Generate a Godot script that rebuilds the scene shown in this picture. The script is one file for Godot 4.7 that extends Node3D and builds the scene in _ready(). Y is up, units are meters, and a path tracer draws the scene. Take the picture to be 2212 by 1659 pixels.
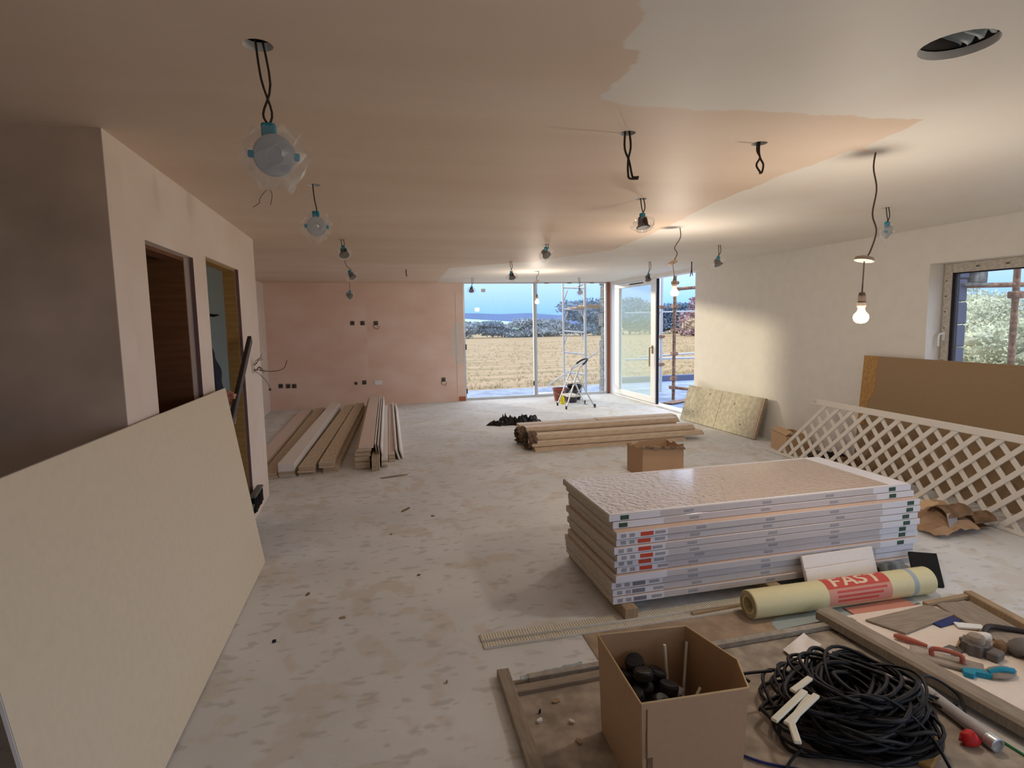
extends Node3D
# A house under construction: open plan room with plaster ceiling, stacked boards, hanging lamps and a glazed corner.

const H := 2.375          # ceiling height
const XL := -0.967        # face of the wall with the two doorways
const ZA := -2.685        # near end of that wall
const ZB := -5.834        # far end of that wall
const XS := -1.823        # side wall of the recess
const ZF := -11.727       # far wall
const XR := 5.043         # right wall
const XG := 1.89          # left edge of the far glazing
const ZD := -8.385        # near edge of the sliding door opening
const BULB := 0.24       # brightness of the temporary bulbs
var rng := RandomNumberGenerator.new()
var used := {}
var M := {}
var TX := {}

func _ready():
	rng.seed = 7
	setup_view()
	make_textures()
	make_materials()
	build_structure()
	build_outside()
	build_large_objects()
	build_lamps()
	build_middle_objects()
	build_foreground()
	build_person()
	build_debris()

func setup_view():
	var cam := Camera3D.new()
	cam.name = "camera"
	cam.transform = Transform3D(Basis(Vector3(0.97078838, -0.01913881, 0.2391728), Vector3(0.0441293, 0.99405118, -0.0995734), Vector3(-0.23584429, 0.10721923, 0.96585791)), Vector3(0, 1.6, 0))
	cam.fov = 66.325
	cam.near = 0.05
	cam.far = 4000.0
	add_child(cam)
	cam.current = true
	var env := Environment.new()
	env.background_mode = Environment.BG_SKY
	var sky := Sky.new()
	var sm := ProceduralSkyMaterial.new()
	sm.sky_top_color = Color(1.12, 1.14, 1.18)   # overcast: about three times as bright overhead as at the horizon
	sm.sky_horizon_color = Color8(100, 158, 236)
	sm.sky_curve = 0.19
	sm.ground_bottom_color = Color8(120, 110, 95)
	sm.ground_horizon_color = Color8(140, 140, 130)
	sky.sky_material = sm
	env.sky = sky
	env.tonemap_mode = Environment.TONE_MAPPER_LINEAR
	env.background_energy_multiplier = 0.93
	env.tonemap_exposure = 2.15
	env.sdfgi_enabled = true
	env.ssao_enabled = true
	env.ssil_enabled = true
	var we := WorldEnvironment.new()
	we.name = "environment"
	we.environment = env
	add_child(we)
	# low evening sun, veiled by thin cloud: it comes through the far glazing from the left
	var sun := DirectionalLight3D.new()
	sun.name = "sun"
	sun.light_color = Color8(255, 240, 205)
	sun.light_energy = 0.5
	sun.light_angular_distance = 3.2
	sun.shadow_enabled = true
	sun.sky_mode = DirectionalLight3D.SKY_MODE_LIGHT_ONLY
	add_child(sun)
	sun.look_at_from_position(Vector3.ZERO, Vector3(0.4937, -0.139, 0.858), Vector3.UP)

# ---------------------------------------------------------------- naming
func numbered(called: String) -> String:
	var n: int = used.get(called, 0)
	used[called] = n + 1
	return called if n == 0 else "%s_%03d" % [called, n]

func tag(o: Node3D, label: String, category: String, group := ""):
	o.set_meta("label", label)
	o.set_meta("category", category)
	if group != "":
		o.set_meta("group", group)

func thing(called: String, label: String, category: String, at := Vector3.ZERO, turn := 0.0, group := "") -> Node3D:
	var o := Node3D.new()
	o.name = numbered(called)
	add_child(o)
	o.position = at
	o.rotation.y = turn
	tag(o, label, category, group)
	return o

func obj(called: String, s: SurfaceTool, m: Material, parent: Node = null) -> MeshInstance3D:
	var o := MeshInstance3D.new()
	o.mesh = done(s)
	o.material_override = null
	o.mesh.surface_set_material(0, m)
	if parent == null or parent == self:
		o.name = numbered(called)
		add_child(o)
	else:
		o.name = called
		parent.add_child(o, true)
	return o

func inst(called: String, mesh: Mesh, m: Material, parent: Node, xf := Transform3D()) -> MeshInstance3D:
	var o := MeshInstance3D.new()
	o.mesh = mesh
	o.set_surface_override_material(0, m)
	o.name = called
	o.transform = xf
	parent.add_child(o, true)
	return o

func struct(called: String, s: SurfaceTool, m: Material, parent: Node = null) -> MeshInstance3D:
	var o := obj(called, s, m, parent)
	if parent == null:
		o.set_meta("kind", "structure")
	return o

func single(called: String, s: SurfaceTool, m: Material, label: String, category: String, at := Vector3.ZERO, turn := 0.0, group := "") -> MeshInstance3D:
	var o := obj(called, s, m)
	o.position = at
	o.rotation.y = turn
	tag(o, label, category, group)
	return o

# ---------------------------------------------------------------- shapes
func new_st() -> SurfaceTool:
	var s := SurfaceTool.new()
	s.begin(Mesh.PRIMITIVE_TRIANGLES)
	s.set_smooth_group(-1)
	return s

func done(s: SurfaceTool) -> ArrayMesh:
	s.generate_normals()
	s.index()
	return s.commit()

func tri(s: SurfaceTool, a: Vector3, b: Vector3, c: Vector3, outward: Vector3):
	if (a - c).cross(a - b).dot(outward) < 0.0:
		var t := b
		b = c
		c = t
	s.add_vertex(a)
	s.add_vertex(b)
	s.add_vertex(c)

func quad(s: SurfaceTool, a: Vector3, b: Vector3, c: Vector3, d: Vector3, outward: Vector3):
	tri(s, a, b, c, outward)
	tri(s, a, c, d, outward)

# box with chamfered edges; x places it
func box(s: SurfaceTool, c: Vector3, size: Vector3, bev := 0.0, x := Transform3D()):
	var h := size * 0.5
	var b: float = min(bev, min(h.x, min(h.y, h.z)) * 0.9)
	s.set_smooth_group(-1)
	for ax in 3:
		var u := (ax + 1) % 3
		var v := (ax + 2) % 3
		for sg in [-1.0, 1.0]:
			var p := []
			for k in [[-1, -1], [1, -1], [1, 1], [-1, 1]]:
				var q := Vector3.ZERO
				q[ax] = h[ax] * sg
				q[u] = (h[u] - b) * k[0]
				q[v] = (h[v] - b) * k[1]
				p.append(x * (c + q))
			var n := Vector3.ZERO
			n[ax] = sg
			quad(s, p[0], p[1], p[2], p[3], x.basis * n)
	if b <= 0.0:
		return
	for ax in 3:
		var u := (ax + 1) % 3
		var v := (ax + 2) % 3
		for su in [-1.0, 1.0]:
			for sv in [-1.0, 1.0]:
				var p := []
				for k in [[-1, 0], [1, 0], [1, 1], [-1, 1]]:
					var q := Vector3.ZERO
					q[ax] = (h[ax] - b) * k[0]
					q[u] = (h[u] if k[1] == 0 else h[u] - b) * su
					q[v] = (h[v] - b if k[1] == 0 else h[v]) * sv
					p.append(x * (c + q))
				var n := Vector3.ZERO
				n[u] = su
				n[v] = sv
				quad(s, p[0], p[1], p[2], p[3], x.basis * n)
	for sx in [-1.0, 1.0]:
		for sy in [-1.0, 1.0]:
			for sz in [-1.0, 1.0]:
				var sg := Vector3(sx, sy, sz)
				var i := h - Vector3(b, b, b)
				tri(s, x * (c + Vector3(h.x, i.y, i.z) * sg), x * (c + Vector3(i.x, h.y, i.z) * sg), x * (c + Vector3(i.x, i.y, h.z) * sg), x.basis * sg)

func bx(x0: float, x1: float, y0: float, y1: float, z0: float, z1: float, s: SurfaceTool, bev := 0.0):
	box(s, Vector3((x0 + x1) / 2, (y0 + y1) / 2, (z0 + z1) / 2), Vector3(abs(x1 - x0), abs(y1 - y0), abs(z1 - z0)), bev)

func box_mesh(size: Vector3, bev := 0.0) -> ArrayMesh:
	var s := new_st()
	box(s, Vector3.ZERO, size, bev)
	return done(s)

# round bar along a path
func tube(s: SurfaceTool, pts: Array, r, sides := 8, closed := false, caps := true):
	var n := pts.size()
	var rings := []
	var last := Vector3.ZERO
	for i in n:
		var a: Vector3 = pts[(i - 1 + n) % n] if closed else pts[max(i - 1, 0)]
		var b: Vector3 = pts[(i + 1) % n] if closed else pts[min(i + 1, n - 1)]
		var t := (b - a).normalized()
		if last == Vector3.ZERO:
			last = t.cross(Vector3.UP if abs(t.y) < 0.9 else Vector3.RIGHT).normalized()
		var u := (last - t * last.dot(t)).normalized()
		last = u
		var v := t.cross(u)
		var rr: float = r[i] if r is Array else r
		var ring := []
		for k in sides:
			var an := TAU * k / sides
			ring.append(pts[i] + (u * cos(an) + v * sin(an)) * rr)
		rings.append(ring)
	s.set_smooth_group(1)
	for i in (n if closed else n - 1):
		var j := (i + 1) % n
		var cen: Vector3 = (pts[i] + pts[j]) / 2
		for k in sides:
			var l := (k + 1) % sides
			quad(s, rings[i][k], rings[i][l], rings[j][l], rings[j][k], (rings[i][k] + rings[j][l]) / 2 - cen)
	s.set_smooth_group(-1)
	if not closed and caps:
		for e in [0, n - 1]:
			var out: Vector3 = pts[0] - pts[1] if e == 0 else pts[n - 1] - pts[n - 2]
			for k in range(1, sides - 1):
				tri(s, rings[e][0], rings[e][k], rings[e][k + 1], out)

# profile of [radius, y] turned round the y axis
func lathe(s: SurfaceTool, prof: Array, sides := 16, x := Transform3D(), smooth := true):
	for i in prof.size() - 1:
		var r0: float = prof[i][0]
		var r1: float = prof[i + 1][0]
		var y0: float = prof[i][1]
		var y1: float = prof[i + 1][1]
		s.set_smooth_group(i + 1 if smooth else -1)
		for k in sides:
			var a := TAU * k / sides
			var b := TAU * (k + 1) / sides
			var p0 := Vector3(cos(a) * r0, y0, sin(a) * r0)
			var p1 := Vector3(cos(b) * r0, y0, sin(b) * r0)
			var p2 := Vector3(cos(b) * r1, y1, sin(b) * r1)
			var p3 := Vector3(cos(a) * r1, y1, sin(a) * r1)
			var m := (a + b) / 2
			var out := x.basis * Vector3(cos(m) * (y1 - y0), r0 - r1, sin(m) * (y1 - y0))
			if r1 > 0.0001:
				tri(s, x * p0, x * p2, x * p3, out)
			if r0 > 0.0001:
				tri(s, x * p0, x * p1, x * p2, out)
	s.set_smooth_group(-1)

# flat outline (x, y) pulled along z from z0 to z1, then placed
func extrude(s: SurfaceTool, poly: PackedVector2Array, z0: float, z1: float, x := Transform3D()):
	s.set_smooth_group(-1)
	var n := poly.size()
	var area := 0.0
	for i in n:
		area += poly[i].cross(poly[(i + 1) % n])
	for i in n:
		var a := poly[i]
		var b := poly[(i + 1) % n]
		var o: Vector3 = Vector3(b.y - a.y, a.x - b.x, 0) * signf(area)
		quad(s, x * Vector3(a.x, a.y, z0), x * Vector3(b.x, b.y, z0), x * Vector3(b.x, b.y, z1), x * Vector3(a.x, a.y, z1), x.basis * o)
	var t := Geometry2D.triangulate_polygon(poly)
	for i in range(0, t.size(), 3):
		for e in [[z0, -1.0], [z1, 1.0]]:
			tri(s, x * Vector3(poly[t[i]].x, poly[t[i]].y, e[0]), x * Vector3(poly[t[i + 1]].x, poly[t[i + 1]].y, e[0]), x * Vector3(poly[t[i + 2]].x, poly[t[i + 2]].y, e[0]), x.basis * Vector3(0, 0, e[1]))

# bent sheet: f(u, v) gives the middle surface, th its thickness
func sheet(s: SurfaceTool, f: Callable, nu: int, nv: int, th: float, smooth := true):
	var p := []
	var nr := []
	for i in nu + 1:
		for j in nv + 1:
			p.append(f.call(float(i) / nu, float(j) / nv))
	var at := func(i, j): return clampi(i, 0, nu) * (nv + 1) + clampi(j, 0, nv)
	for i in nu + 1:
		for j in nv + 1:
			var du: Vector3 = p[at.call(i + 1, j)] - p[at.call(i - 1, j)]
			var dv: Vector3 = p[at.call(i, j + 1)] - p[at.call(i, j - 1)]
			nr.append(du.cross(dv).normalized() * th * 0.5)
	for sg in [1.0, -1.0]:
		s.set_smooth_group((2 if sg > 0 else 3) if smooth else -1)
		for i in nu:
			for j in nv:
				var a: int = at.call(i, j)
				var b: int = at.call(i + 1, j)
				var c: int = at.call(i + 1, j + 1)
				var d: int = at.call(i, j + 1)
				quad(s, p[a] + nr[a] * sg, p[b] + nr[b] * sg, p[c] + nr[c] * sg, p[d] + nr[d] * sg, (nr[a] + nr[c]) * sg)
	s.set_smooth_group(-1)
	var rim := []
	for i in nu: rim.append([at.call(i, 0), at.call(i + 1, 0), at.call(i, 1)])
	for i in nu: rim.append([at.call(i, nv), at.call(i + 1, nv), at.call(i, nv - 1)])
	for j in nv: rim.append([at.call(0, j), at.call(0, j + 1), at.call(1, j)])
	for j in nv: rim.append([at.call(nu, j), at.call(nu, j + 1), at.call(nu - 1, j)])
	for e in rim:
		var a: int = e[0]
		var b: int = e[1]
		quad(s, p[a] + nr[a], p[b] + nr[b], p[b] - nr[b], p[a] - nr[a], p[a] - p[e[2]])

# lumpy ball
func blob(s: SurfaceTool, c: Vector3, r: Vector3, amp: float, freq: float, seed_: int, nu := 12, nv := 8, smooth := true):
	var n := FastNoiseLite.new()
	n.seed = seed_
	n.frequency = freq
	var pt := func(i, j):
		var th: float = PI * j / nv
		var ph: float = TAU * (i % nu) / nu
		var d: Vector3 = Vector3(sin(th) * cos(ph), cos(th), sin(th) * sin(ph))
		return c + d * r * (1.0 + amp * n.get_noise_3d(d.x * 10, d.y * 10, d.z * 10))
	s.set_smooth_group(5 if smooth else -1)
	for i in nu:
		for j in nv:
			var a: Vector3 = pt.call(i, j)
			var b: Vector3 = pt.call(i + 1, j)
			var cc: Vector3 = pt.call(i + 1, j + 1)
			var d: Vector3 = pt.call(i, j + 1)
			var out := (a + cc) / 2 - c
			if j < nv - 1: tri(s, a, cc, d, out)
			if j > 0: tri(s, a, b, cc, out)
	s.set_smooth_group(-1)

func lay(at: Vector3, turn := 0.0, tilt := 0.0, roll := 0.0) -> Transform3D:
	return Transform3D(Basis.from_euler(Vector3(tilt, turn, roll)), at)

func jit(a: float) -> float:
	return rng.randf_range(-a, a)

# smooth path through points
func curve(pts: Array, n := 24) -> Array:
	var c := Curve3D.new()
	for i in pts.size():
		var a: Vector3 = pts[max(i - 1, 0)]
		var b: Vector3 = pts[min(i + 1, pts.size() - 1)]
		var t := (b - a) / 6.0
		c.add_point(pts[i], -t, t)
	var out := []
	for i in n + 1:
		out.append(c.samplef(float(i) / n * (pts.size() - 1)))
	return out

# ---------------------------------------------------------------- textures and materials
func grey_tex(w: int, h: int, fw: int, fh: int, freq: float, oct: int, lo: float, hi: float, seed_: int, power := 1.0) -> ImageTexture:
	var n := FastNoiseLite.new()
	n.seed = seed_
	n.noise_type = FastNoiseLite.TYPE_SIMPLEX_SMOOTH
	n.frequency = freq
	n.fractal_octaves = oct
	var im := n.get_seamless_image(w, h)
	im.convert(Image.FORMAT_L8)
	if fw != w or fh != h:
		im.resize(fw, fh, Image.INTERPOLATE_CUBIC)
	var d := im.get_data()
	for i in d.size():
		var v := pow(d[i] / 255.0, power)
		d[i] = int(255.0 * clampf(lo + (hi - lo) * v, 0.0, 1.0))
	return ImageTexture.create_from_image(Image.create_from_data(fw, fh, false, Image.FORMAT_L8, d))

func turned(t: ImageTexture) -> ImageTexture:
	var im := t.get_image().duplicate()
	im.rotate_90(CLOCKWISE)
	return ImageTexture.create_from_image(im)

func make_textures():
	TX.fine = grey_tex(256, 256, 256, 256, 0.05, 4, 0.975, 1.0, 1)
	TX.blotch = grey_tex(256, 256, 256, 256, 0.012, 5, 0.7, 1.0, 2)
	TX.grain = grey_tex(48, 512, 512, 512, 0.045, 4, 0.84, 1.0, 3)
	TX.grain_z = turned(TX.grain)
	TX.streak = grey_tex(128, 512, 512, 512, 0.02, 5, 0.86, 1.0, 4)
	TX.soft = grey_tex(256, 256, 256, 256, 0.02, 5, 0.82, 1.0, 12)
	TX.dirt = grey_tex(256, 256, 256, 256, 0.02, 5, 0.35, 1.0, 5, 0.6)
	TX.bump = grey_tex(256, 256, 256, 256, 0.04, 4, 0.0, 1.0, 6)
	TX.ceiling = ceiling_tex()
	TX.floor = floor_tex()
	TX.farwall = plaster_tex(Color8(234, 200, 181), Color8(243, 216, 201), 21)
	TX.plaster = plaster_tex(Color8(234, 217, 203), Color8(241, 228, 217), 22)
	TX.field = field_tex()
	TX.mud = grey_tex(256, 256, 256, 256, 0.03, 5, 0.4, 1.0, 9)

# paint and plaster on the ceiling, mapped on x -2.3..5.3 and z -12..3
func ceiling_tex() -> ImageTexture:
	var w := 768
	var h := 1500
	var n := FastNoiseLite.new()
	n.seed = 31
	n.frequency = 0.006
	n.fractal_octaves = 5
	var n2 := FastNoiseLite.new()
	n2.seed = 32
	n2.frequency = 0.03
	n2.fractal_octaves = 3
	var edge: PackedVector2Array = [Vector2(0.5, 3.0), Vector2(0.62, -0.8), Vector2(0.689, -1.409), Vector2(0.736, -1.466), Vector2(0.741, -1.648), Vector2(0.813, -1.663), Vector2(0.847, -2.042), Vector2(0.95, -2.073), Vector2(1.417, -2.053), Vector2(2.209, -2.001), Vector2(2.264, -2.183), Vector2(2.295, -2.388), Vector2(2.415, -2.429), Vector2(2.281, -2.44), Vector2(2.282, -2.876), Vector2(2.328, -3.555), Vector2(2.54, -4.69), Vector2(2.75, -6.3), Vector2(2.2, -7.6), Vector2(1.2, -8.6), Vector2(1.4, -12.2), Vector2(6, -12.2), Vector2(6, 3)]
	var a := Color8(222, 198, 174)
	var b := Color8(236, 216, 196)
	var paint := Color8(236, 231, 221)
	var im := Image.create(w, h, false, Image.FORMAT_RGB8)
	for j in h:
		var z := -12.0 + 15.0 * (j + 0.5) / h
		for i in w:
			var x := -2.3 + 7.6 * (i + 0.5) / w
			var t := clampf(0.5 + 0.9 * n.get_noise_2d(i * 0.35, j * 1.3), 0, 1)
			var c := a.lerp(b, t)
			var q := Vector2(x + 0.02 * n2.get_noise_2d(i, j), z + 0.03 * n2.get_noise_2d(j, i))
			if Geometry2D.is_point_in_polygon(q, edge):
				c = paint.lerp(c, clampf(0.1 + 0.25 * n.get_noise_2d(i * 2.0, j * 2.0), 0, 0.4))
			im.set_pixel(i, j, c)
	return ImageTexture.create_from_image(im)

# dusty screed with brown scuffs, same mapping as the ceiling
func floor_tex() -> ImageTexture:
	var w := 768
	var h := 1500
	var n := FastNoiseLite.new()
	n.seed = 41
	n.frequency = 0.01
	n.fractal_octaves = 5
	var n2 := FastNoiseLite.new()
	n2.seed = 42
	n2.frequency = 0.03
	n2.fractal_octaves = 4
	var n3 := FastNoiseLite.new()
	n3.seed = 43
	n3.frequency = 0.09
	n3.fractal_octaves = 3
	var a := Color8(216, 217, 217)
	var b := Color8(232, 233, 233)
	var brown := Color8(206, 194, 178)
	var dark := Color8(188, 184, 178)
	var white := Color8(226, 222, 214)
	var im := Image.create(w, h, false, Image.FORMAT_RGB8)
	for j in h:
		for i in w:
			var c := a.lerp(b, clampf(0.5 + 0.8 * n.get_noise_2d(i, j), 0, 1))
			var s := n2.get_noise_2d(i, j * 0.8) + 0.5 * n.get_noise_2d(i + 500, j)
			if s > 0.18:
				c = c.lerp(brown, clampf((s - 0.18) * 2.0, 0, 0.4))
			var k := n3.get_noise_2d(i * 0.6, j * 1.3)
			if k > 0.34:
				c = c.lerp(dark, clampf((k - 0.34) * 4.0, 0, 0.5))
			elif k < -0.36:
				c = c.lerp(white, clampf((-0.36 - k) * 3.0, 0, 0.3))
			im.set_pixel(i, j, c)
	return ImageTexture.create_from_image(im)

func plaster_tex(a: Color, b: Color, seed_: int) -> ImageTexture:
	var n := FastNoiseLite.new()
	n.seed = seed_
	n.frequency = 0.008
	n.fractal_octaves = 5
	var im := Image.create(512, 512, false, Image.FORMAT_RGB8)
	for j in 512:
		for i in 512:
			im.set_pixel(i, j, a.lerp(b, clampf(0.5 + 1.0 * n.get_noise_2d(i * 0.7, j * 1.2), 0, 1)))
	return ImageTexture.create_from_image(im)

func field_tex() -> ImageTexture:
	var n := FastNoiseLite.new()
	n.seed = 51
	n.frequency = 0.015
	n.fractal_octaves = 6
	var straw := Color8(232, 206, 170)
	var olive := Color8(186, 172, 124)
	var im := Image.create(512, 512, false, Image.FORMAT_RGB8)
	for j in 512:
		for i in 512:
			im.set_pixel(i, j, straw.lerp(olive, clampf(0.35 + 1.3 * n.get_noise_2d(i * 0.5, j * 2.0), 0, 1)))
	return ImageTexture.create_from_image(im)

func mat(key: String, c: Color, rough := 0.8, tex := "", scale := 1.0, more := {}) -> StandardMaterial3D:
	var m := StandardMaterial3D.new()
	m.resource_name = key
	m.albedo_color = c
	m.roughness = rough
	m.metallic_specular = 0.35
	if tex != "":
		m.albedo_texture = TX[tex]
		m.uv1_triplanar = true
		m.uv1_triplanar_sharpness = 4.0
		m.uv1_scale = Vector3.ONE * scale
	for k in more:
		m.set(k, more[k])
	M[key] = m
	return m

func bump(m: StandardMaterial3D, cm: float):
	m.heightmap_enabled = true
	m.heightmap_texture = TX.bump
	m.heightmap_scale = cm

func whole(m: StandardMaterial3D):   # the room-sized textures: x -2.3..5.3, z -12..3
	m.uv1_triplanar = true
	m.uv1_world_triplanar = true
	m.uv1_scale = Vector3(1 / 7.6, 1.0, 1 / 15.0)
	m.uv1_offset = Vector3(2.3 / 7.6, 0, 12.0 / 15.0)
	m.texture_repeat = false

func make_materials():
	var m := mat("ceiling", Color.WHITE, 0.55)
	m.albedo_texture = TX.ceiling
	whole(m)
	m = mat("floor", Color.WHITE, 0.8)
	m.albedo_texture = TX.floor
	whole(m)
	var world := {"uv1_world_triplanar": true}
	mat("far_plaster", Color.WHITE, 0.75, "farwall", 0.3, world)
	mat("plaster", Color.WHITE, 0.8, "plaster", 0.35, world)
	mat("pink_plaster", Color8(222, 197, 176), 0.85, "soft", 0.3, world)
	mat("paint", Color8(240, 236, 228), 0.7, "fine", 0.4, world)
	mat("filler", Color8(226, 214, 204), 0.8, "fine", 1.0)
	mat("bluewall", Color8(196, 214, 214), 0.8, "fine", 0.5)
	mat("ply_lining", Color8(182, 144, 86), 0.8, "grain", 1.2)
	mat("brown_lining", Color8(132, 88, 58), 0.8, "grain", 1.2)
	mat("screed_edge", Color8(150, 140, 128), 0.9)
	mat("roofing", Color8(90, 84, 78), 0.9)
	mat("pvc", Color8(240, 240, 238), 0.35)
	mat("alu", Color8(206, 210, 214), 0.35, "", 1.0, {"metallic": 0.3})
	mat("dusty_frame", Color8(220, 212, 200), 0.7, "soft", 5.0)
	mat("gasket", Color8(34, 32, 40), 0.6)
	mat("bead", Color8(176, 104, 78), 0.8)
	mat("bead_dark", Color8(128, 100, 100), 0.8)
	mat("glass", Color8(215, 232, 240, 16), 0.02, "", 1.0, {"transparency": BaseMaterial3D.TRANSPARENCY_ALPHA})
	mat("hazy_glass", Color8(214, 236, 222, 80), 0.03, "", 1.0, {"transparency": BaseMaterial3D.TRANSPARENCY_ALPHA})
	mat("film", Color8(236, 240, 240, 24), 0.1, "", 1.0, {"transparency": BaseMaterial3D.TRANSPARENCY_ALPHA})
	mat("bag", Color8(238, 240, 240, 14), 0.1, "", 1.0, {"transparency": BaseMaterial3D.TRANSPARENCY_ALPHA})
	mat("bag_full", Color8(226, 216, 204, 120), 0.2, "", 1.0, {"transparency": BaseMaterial3D.TRANSPARENCY_ALPHA})
	mat("drywall", Color8(230, 216, 190), 0.85, "fine", 1.5)
	mat("gypsum", Color8(240, 236, 230), 0.9)
	mat("board_face", Color8(216, 188, 168), 0.6, "fine", 2.0)
	mat("board_edge", Color8(206, 200, 200), 0.8, "fine", 3.0)
	mat("board_end", Color8(206, 194, 178), 0.9, "streak", 4.0)
	m = mat("wrapped_face", Color8(214, 190, 172), 0.5, "fine", 2.0, {"clearcoat_enabled": true, "clearcoat": 1.0, "clearcoat_roughness": 0.12, "metallic_specular": 0.9})
	m.roughness = 0.3
	bump(m, 3.0)
	mat("tape_white", Color8(226, 226, 232), 0.6)
	mat("label_orange", Color8(206, 82, 58), 0.6)
	mat("label_grey", Color8(128, 128, 138), 0.6)
	mat("label_green", Color8(62, 88, 70), 0.6)
	mat("print_grey", Color8(166, 162, 166), 0.7)
	mat("print_red", Color8(198, 92, 78), 0.6)
	mat("pine", Color8(238, 214, 186), 0.55, "grain", 2.5)
	mat("pine_tan", Color8(220, 200, 174), 0.75, "grain", 2.0)
	mat("mdf", Color8(214, 190, 164), 0.8, "fine", 3.0)
	mat("primed", Color8(240, 232, 226), 0.6, "fine", 2.0)
	mat("primed_pink", Color8(226, 206, 194), 0.7, "fine", 2.0)
	mat("oldwood", Color8(184, 158, 128), 0.85, "grain", 2.5)
	mat("oldwood_z", Color8(184, 158, 128), 0.85, "grain_z", 2.5)
	mat("greywood_z", Color8(168, 154, 138), 0.9, "grain_z", 2.5)
	mat("hardboard", Color8(182, 160, 136), 0.8, "soft", 1.5)
	mat("dusty_track", Color8(180, 172, 160), 0.6, "soft", 3.0)
	mat("greywood", Color8(168, 154, 138), 0.9, "grain", 2.5)
	mat("shutter", Color8(222, 214, 190), 0.85, "soft", 2.2)
	mat("brown_board", Color8(164, 138, 106), 0.85, "fine", 2.0)
	mat("torn_fibre", Color8(204, 158, 100), 0.9, "soft", 4.0)
	mat("trellis", Color8(236, 230, 220), 0.6, "fine", 3.0)
	mat("card", Color8(188, 154, 122), 0.85, "fine", 2.5)
	mat("card_light", Color8(206, 172, 134), 0.85, "fine", 2.5)
	mat("card_edge", Color8(214, 184, 140), 0.9)
	mat("kraft", Color8(152, 120, 90), 0.85, "blotch", 3.0)
	mat("torn_wrap", Color8(158, 134, 114), 0.9, "dirt", 4.0)
	mat("black", Color8(26, 25, 27), 0.5)
	mat("blackplastic", Color8(40, 38, 40), 0.35)
	mat("caps", Color8(44, 44, 48), 0.45, "fine", 8.0)
	mat("cable", Color8(58, 50, 44), 0.5)
	mat("cable_grey", Color8(104, 90, 80), 0.6)
	mat("teal", Color8(38, 140, 168), 0.5)
	mat("led_grey", Color8(176, 178, 182), 0.5)
	mat("lamp_black", Color8(58, 50, 46), 0.45)
	mat("lens_white", Color8(236, 236, 232), 0.4)
	mat("rose", Color8(176, 160, 142), 0.6)
	mat("holder", Color8(120, 104, 90), 0.6)
	mat("steel", Color8(200, 204, 206), 0.35, "", 1.0, {"metallic": 0.6})
	mat("galv", Color8(186, 190, 196), 0.45, "fine", 3.0, {"metallic": 0.35})
	mat("rusty", Color8(176, 140, 120), 0.6, "dirt", 3.0, {"metallic": 0.2})
	mat("step_tread", Color8(226, 220, 212), 0.6)
	mat("grip", Color8(60, 66, 82), 0.7)
	mat("bucket", Color8(70, 66, 72), 0.6)
	mat("bucket_red", Color8(158, 96, 84), 0.6)
	mat("yellow", Color8(240, 226, 40), 0.5)
	mat("patio", Color8(150, 170, 206), 0.8, "blotch", 0.7)
	mat("upstand", Color8(88, 98, 128), 0.8, "fine", 1.0)
	m = mat("field", Color8(166, 162, 156), 0.95, "field", 0.045)
	mat("tree", Color8(156, 172, 186), 0.95, "soft", 0.5)  # distance haze put into the blue-grey crown colour
	mat("tree_dark", Color8(126, 148, 172), 0.95, "soft", 0.5)  # darker crown, also tinted blue-grey for distance haze
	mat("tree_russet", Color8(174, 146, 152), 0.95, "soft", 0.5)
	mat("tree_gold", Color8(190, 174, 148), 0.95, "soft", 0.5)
	mat("bush", Color8(200, 208, 184), 0.95, "soft", 1.0)
	mat("trunk", Color8(96, 84, 76), 0.95)
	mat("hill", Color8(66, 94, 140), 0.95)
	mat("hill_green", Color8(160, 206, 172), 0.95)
	mat("blockwork", Color8(150, 154, 158), 0.9, "dirt", 2.0)
	mat("sheet_white", Color8(240, 226, 212), 0.55, "fine", 2.0)
	mat("dustboard", Color8(190, 176, 160), 0.9, "blotch", 2.0)
	mat("roll", Color8(226, 216, 168), 0.4, "fine", 3.0)
	mat("roll_print", Color8(204, 84, 72), 0.45)
	mat("roll_print_pale", Color8(214, 150, 132), 0.45)
	mat("roll_letters", Color8(232, 208, 178), 0.45)
	mat("bluegrey", Color8(168, 180, 182), 0.5)
	mat("perf", Color8(228, 222, 208), 0.5, "fine", 6.0)
	mat("white_trim", Color8(232, 228, 210), 0.5)
	mat("red", Color8(196, 40, 40), 0.5)
	mat("red_dusty", Color8(188, 110, 92), 0.7, "fine", 6.0)
	mat("blue", Color8(40, 50, 110), 0.5)
	mat("green", Color8(30, 110, 60), 0.5)
	mat("tool_grey", Color8(112, 106, 100), 0.7, "fine", 6.0)
	mat("tube_grey", Color8(176, 170, 170), 0.5)
	mat("navy", Color8(38, 42, 58), 0.9)
	mat("skin", Color8(206, 150, 124), 0.6)
	mat("capcloth", Color8(20, 20, 24), 0.9)
	mat("bristle", Color8(22, 24, 22), 0.8)
	mat("broom_wood", Color8(110, 112, 104), 0.7)
	mat("void", Color8(60, 54, 48), 0.95)
	mat("bulb", Color8(255, 240, 210), 0.4, "", 1.0, {"emission_enabled": true, "emission": Color8(255, 196, 120), "emission_energy_multiplier": 5.0})

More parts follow.
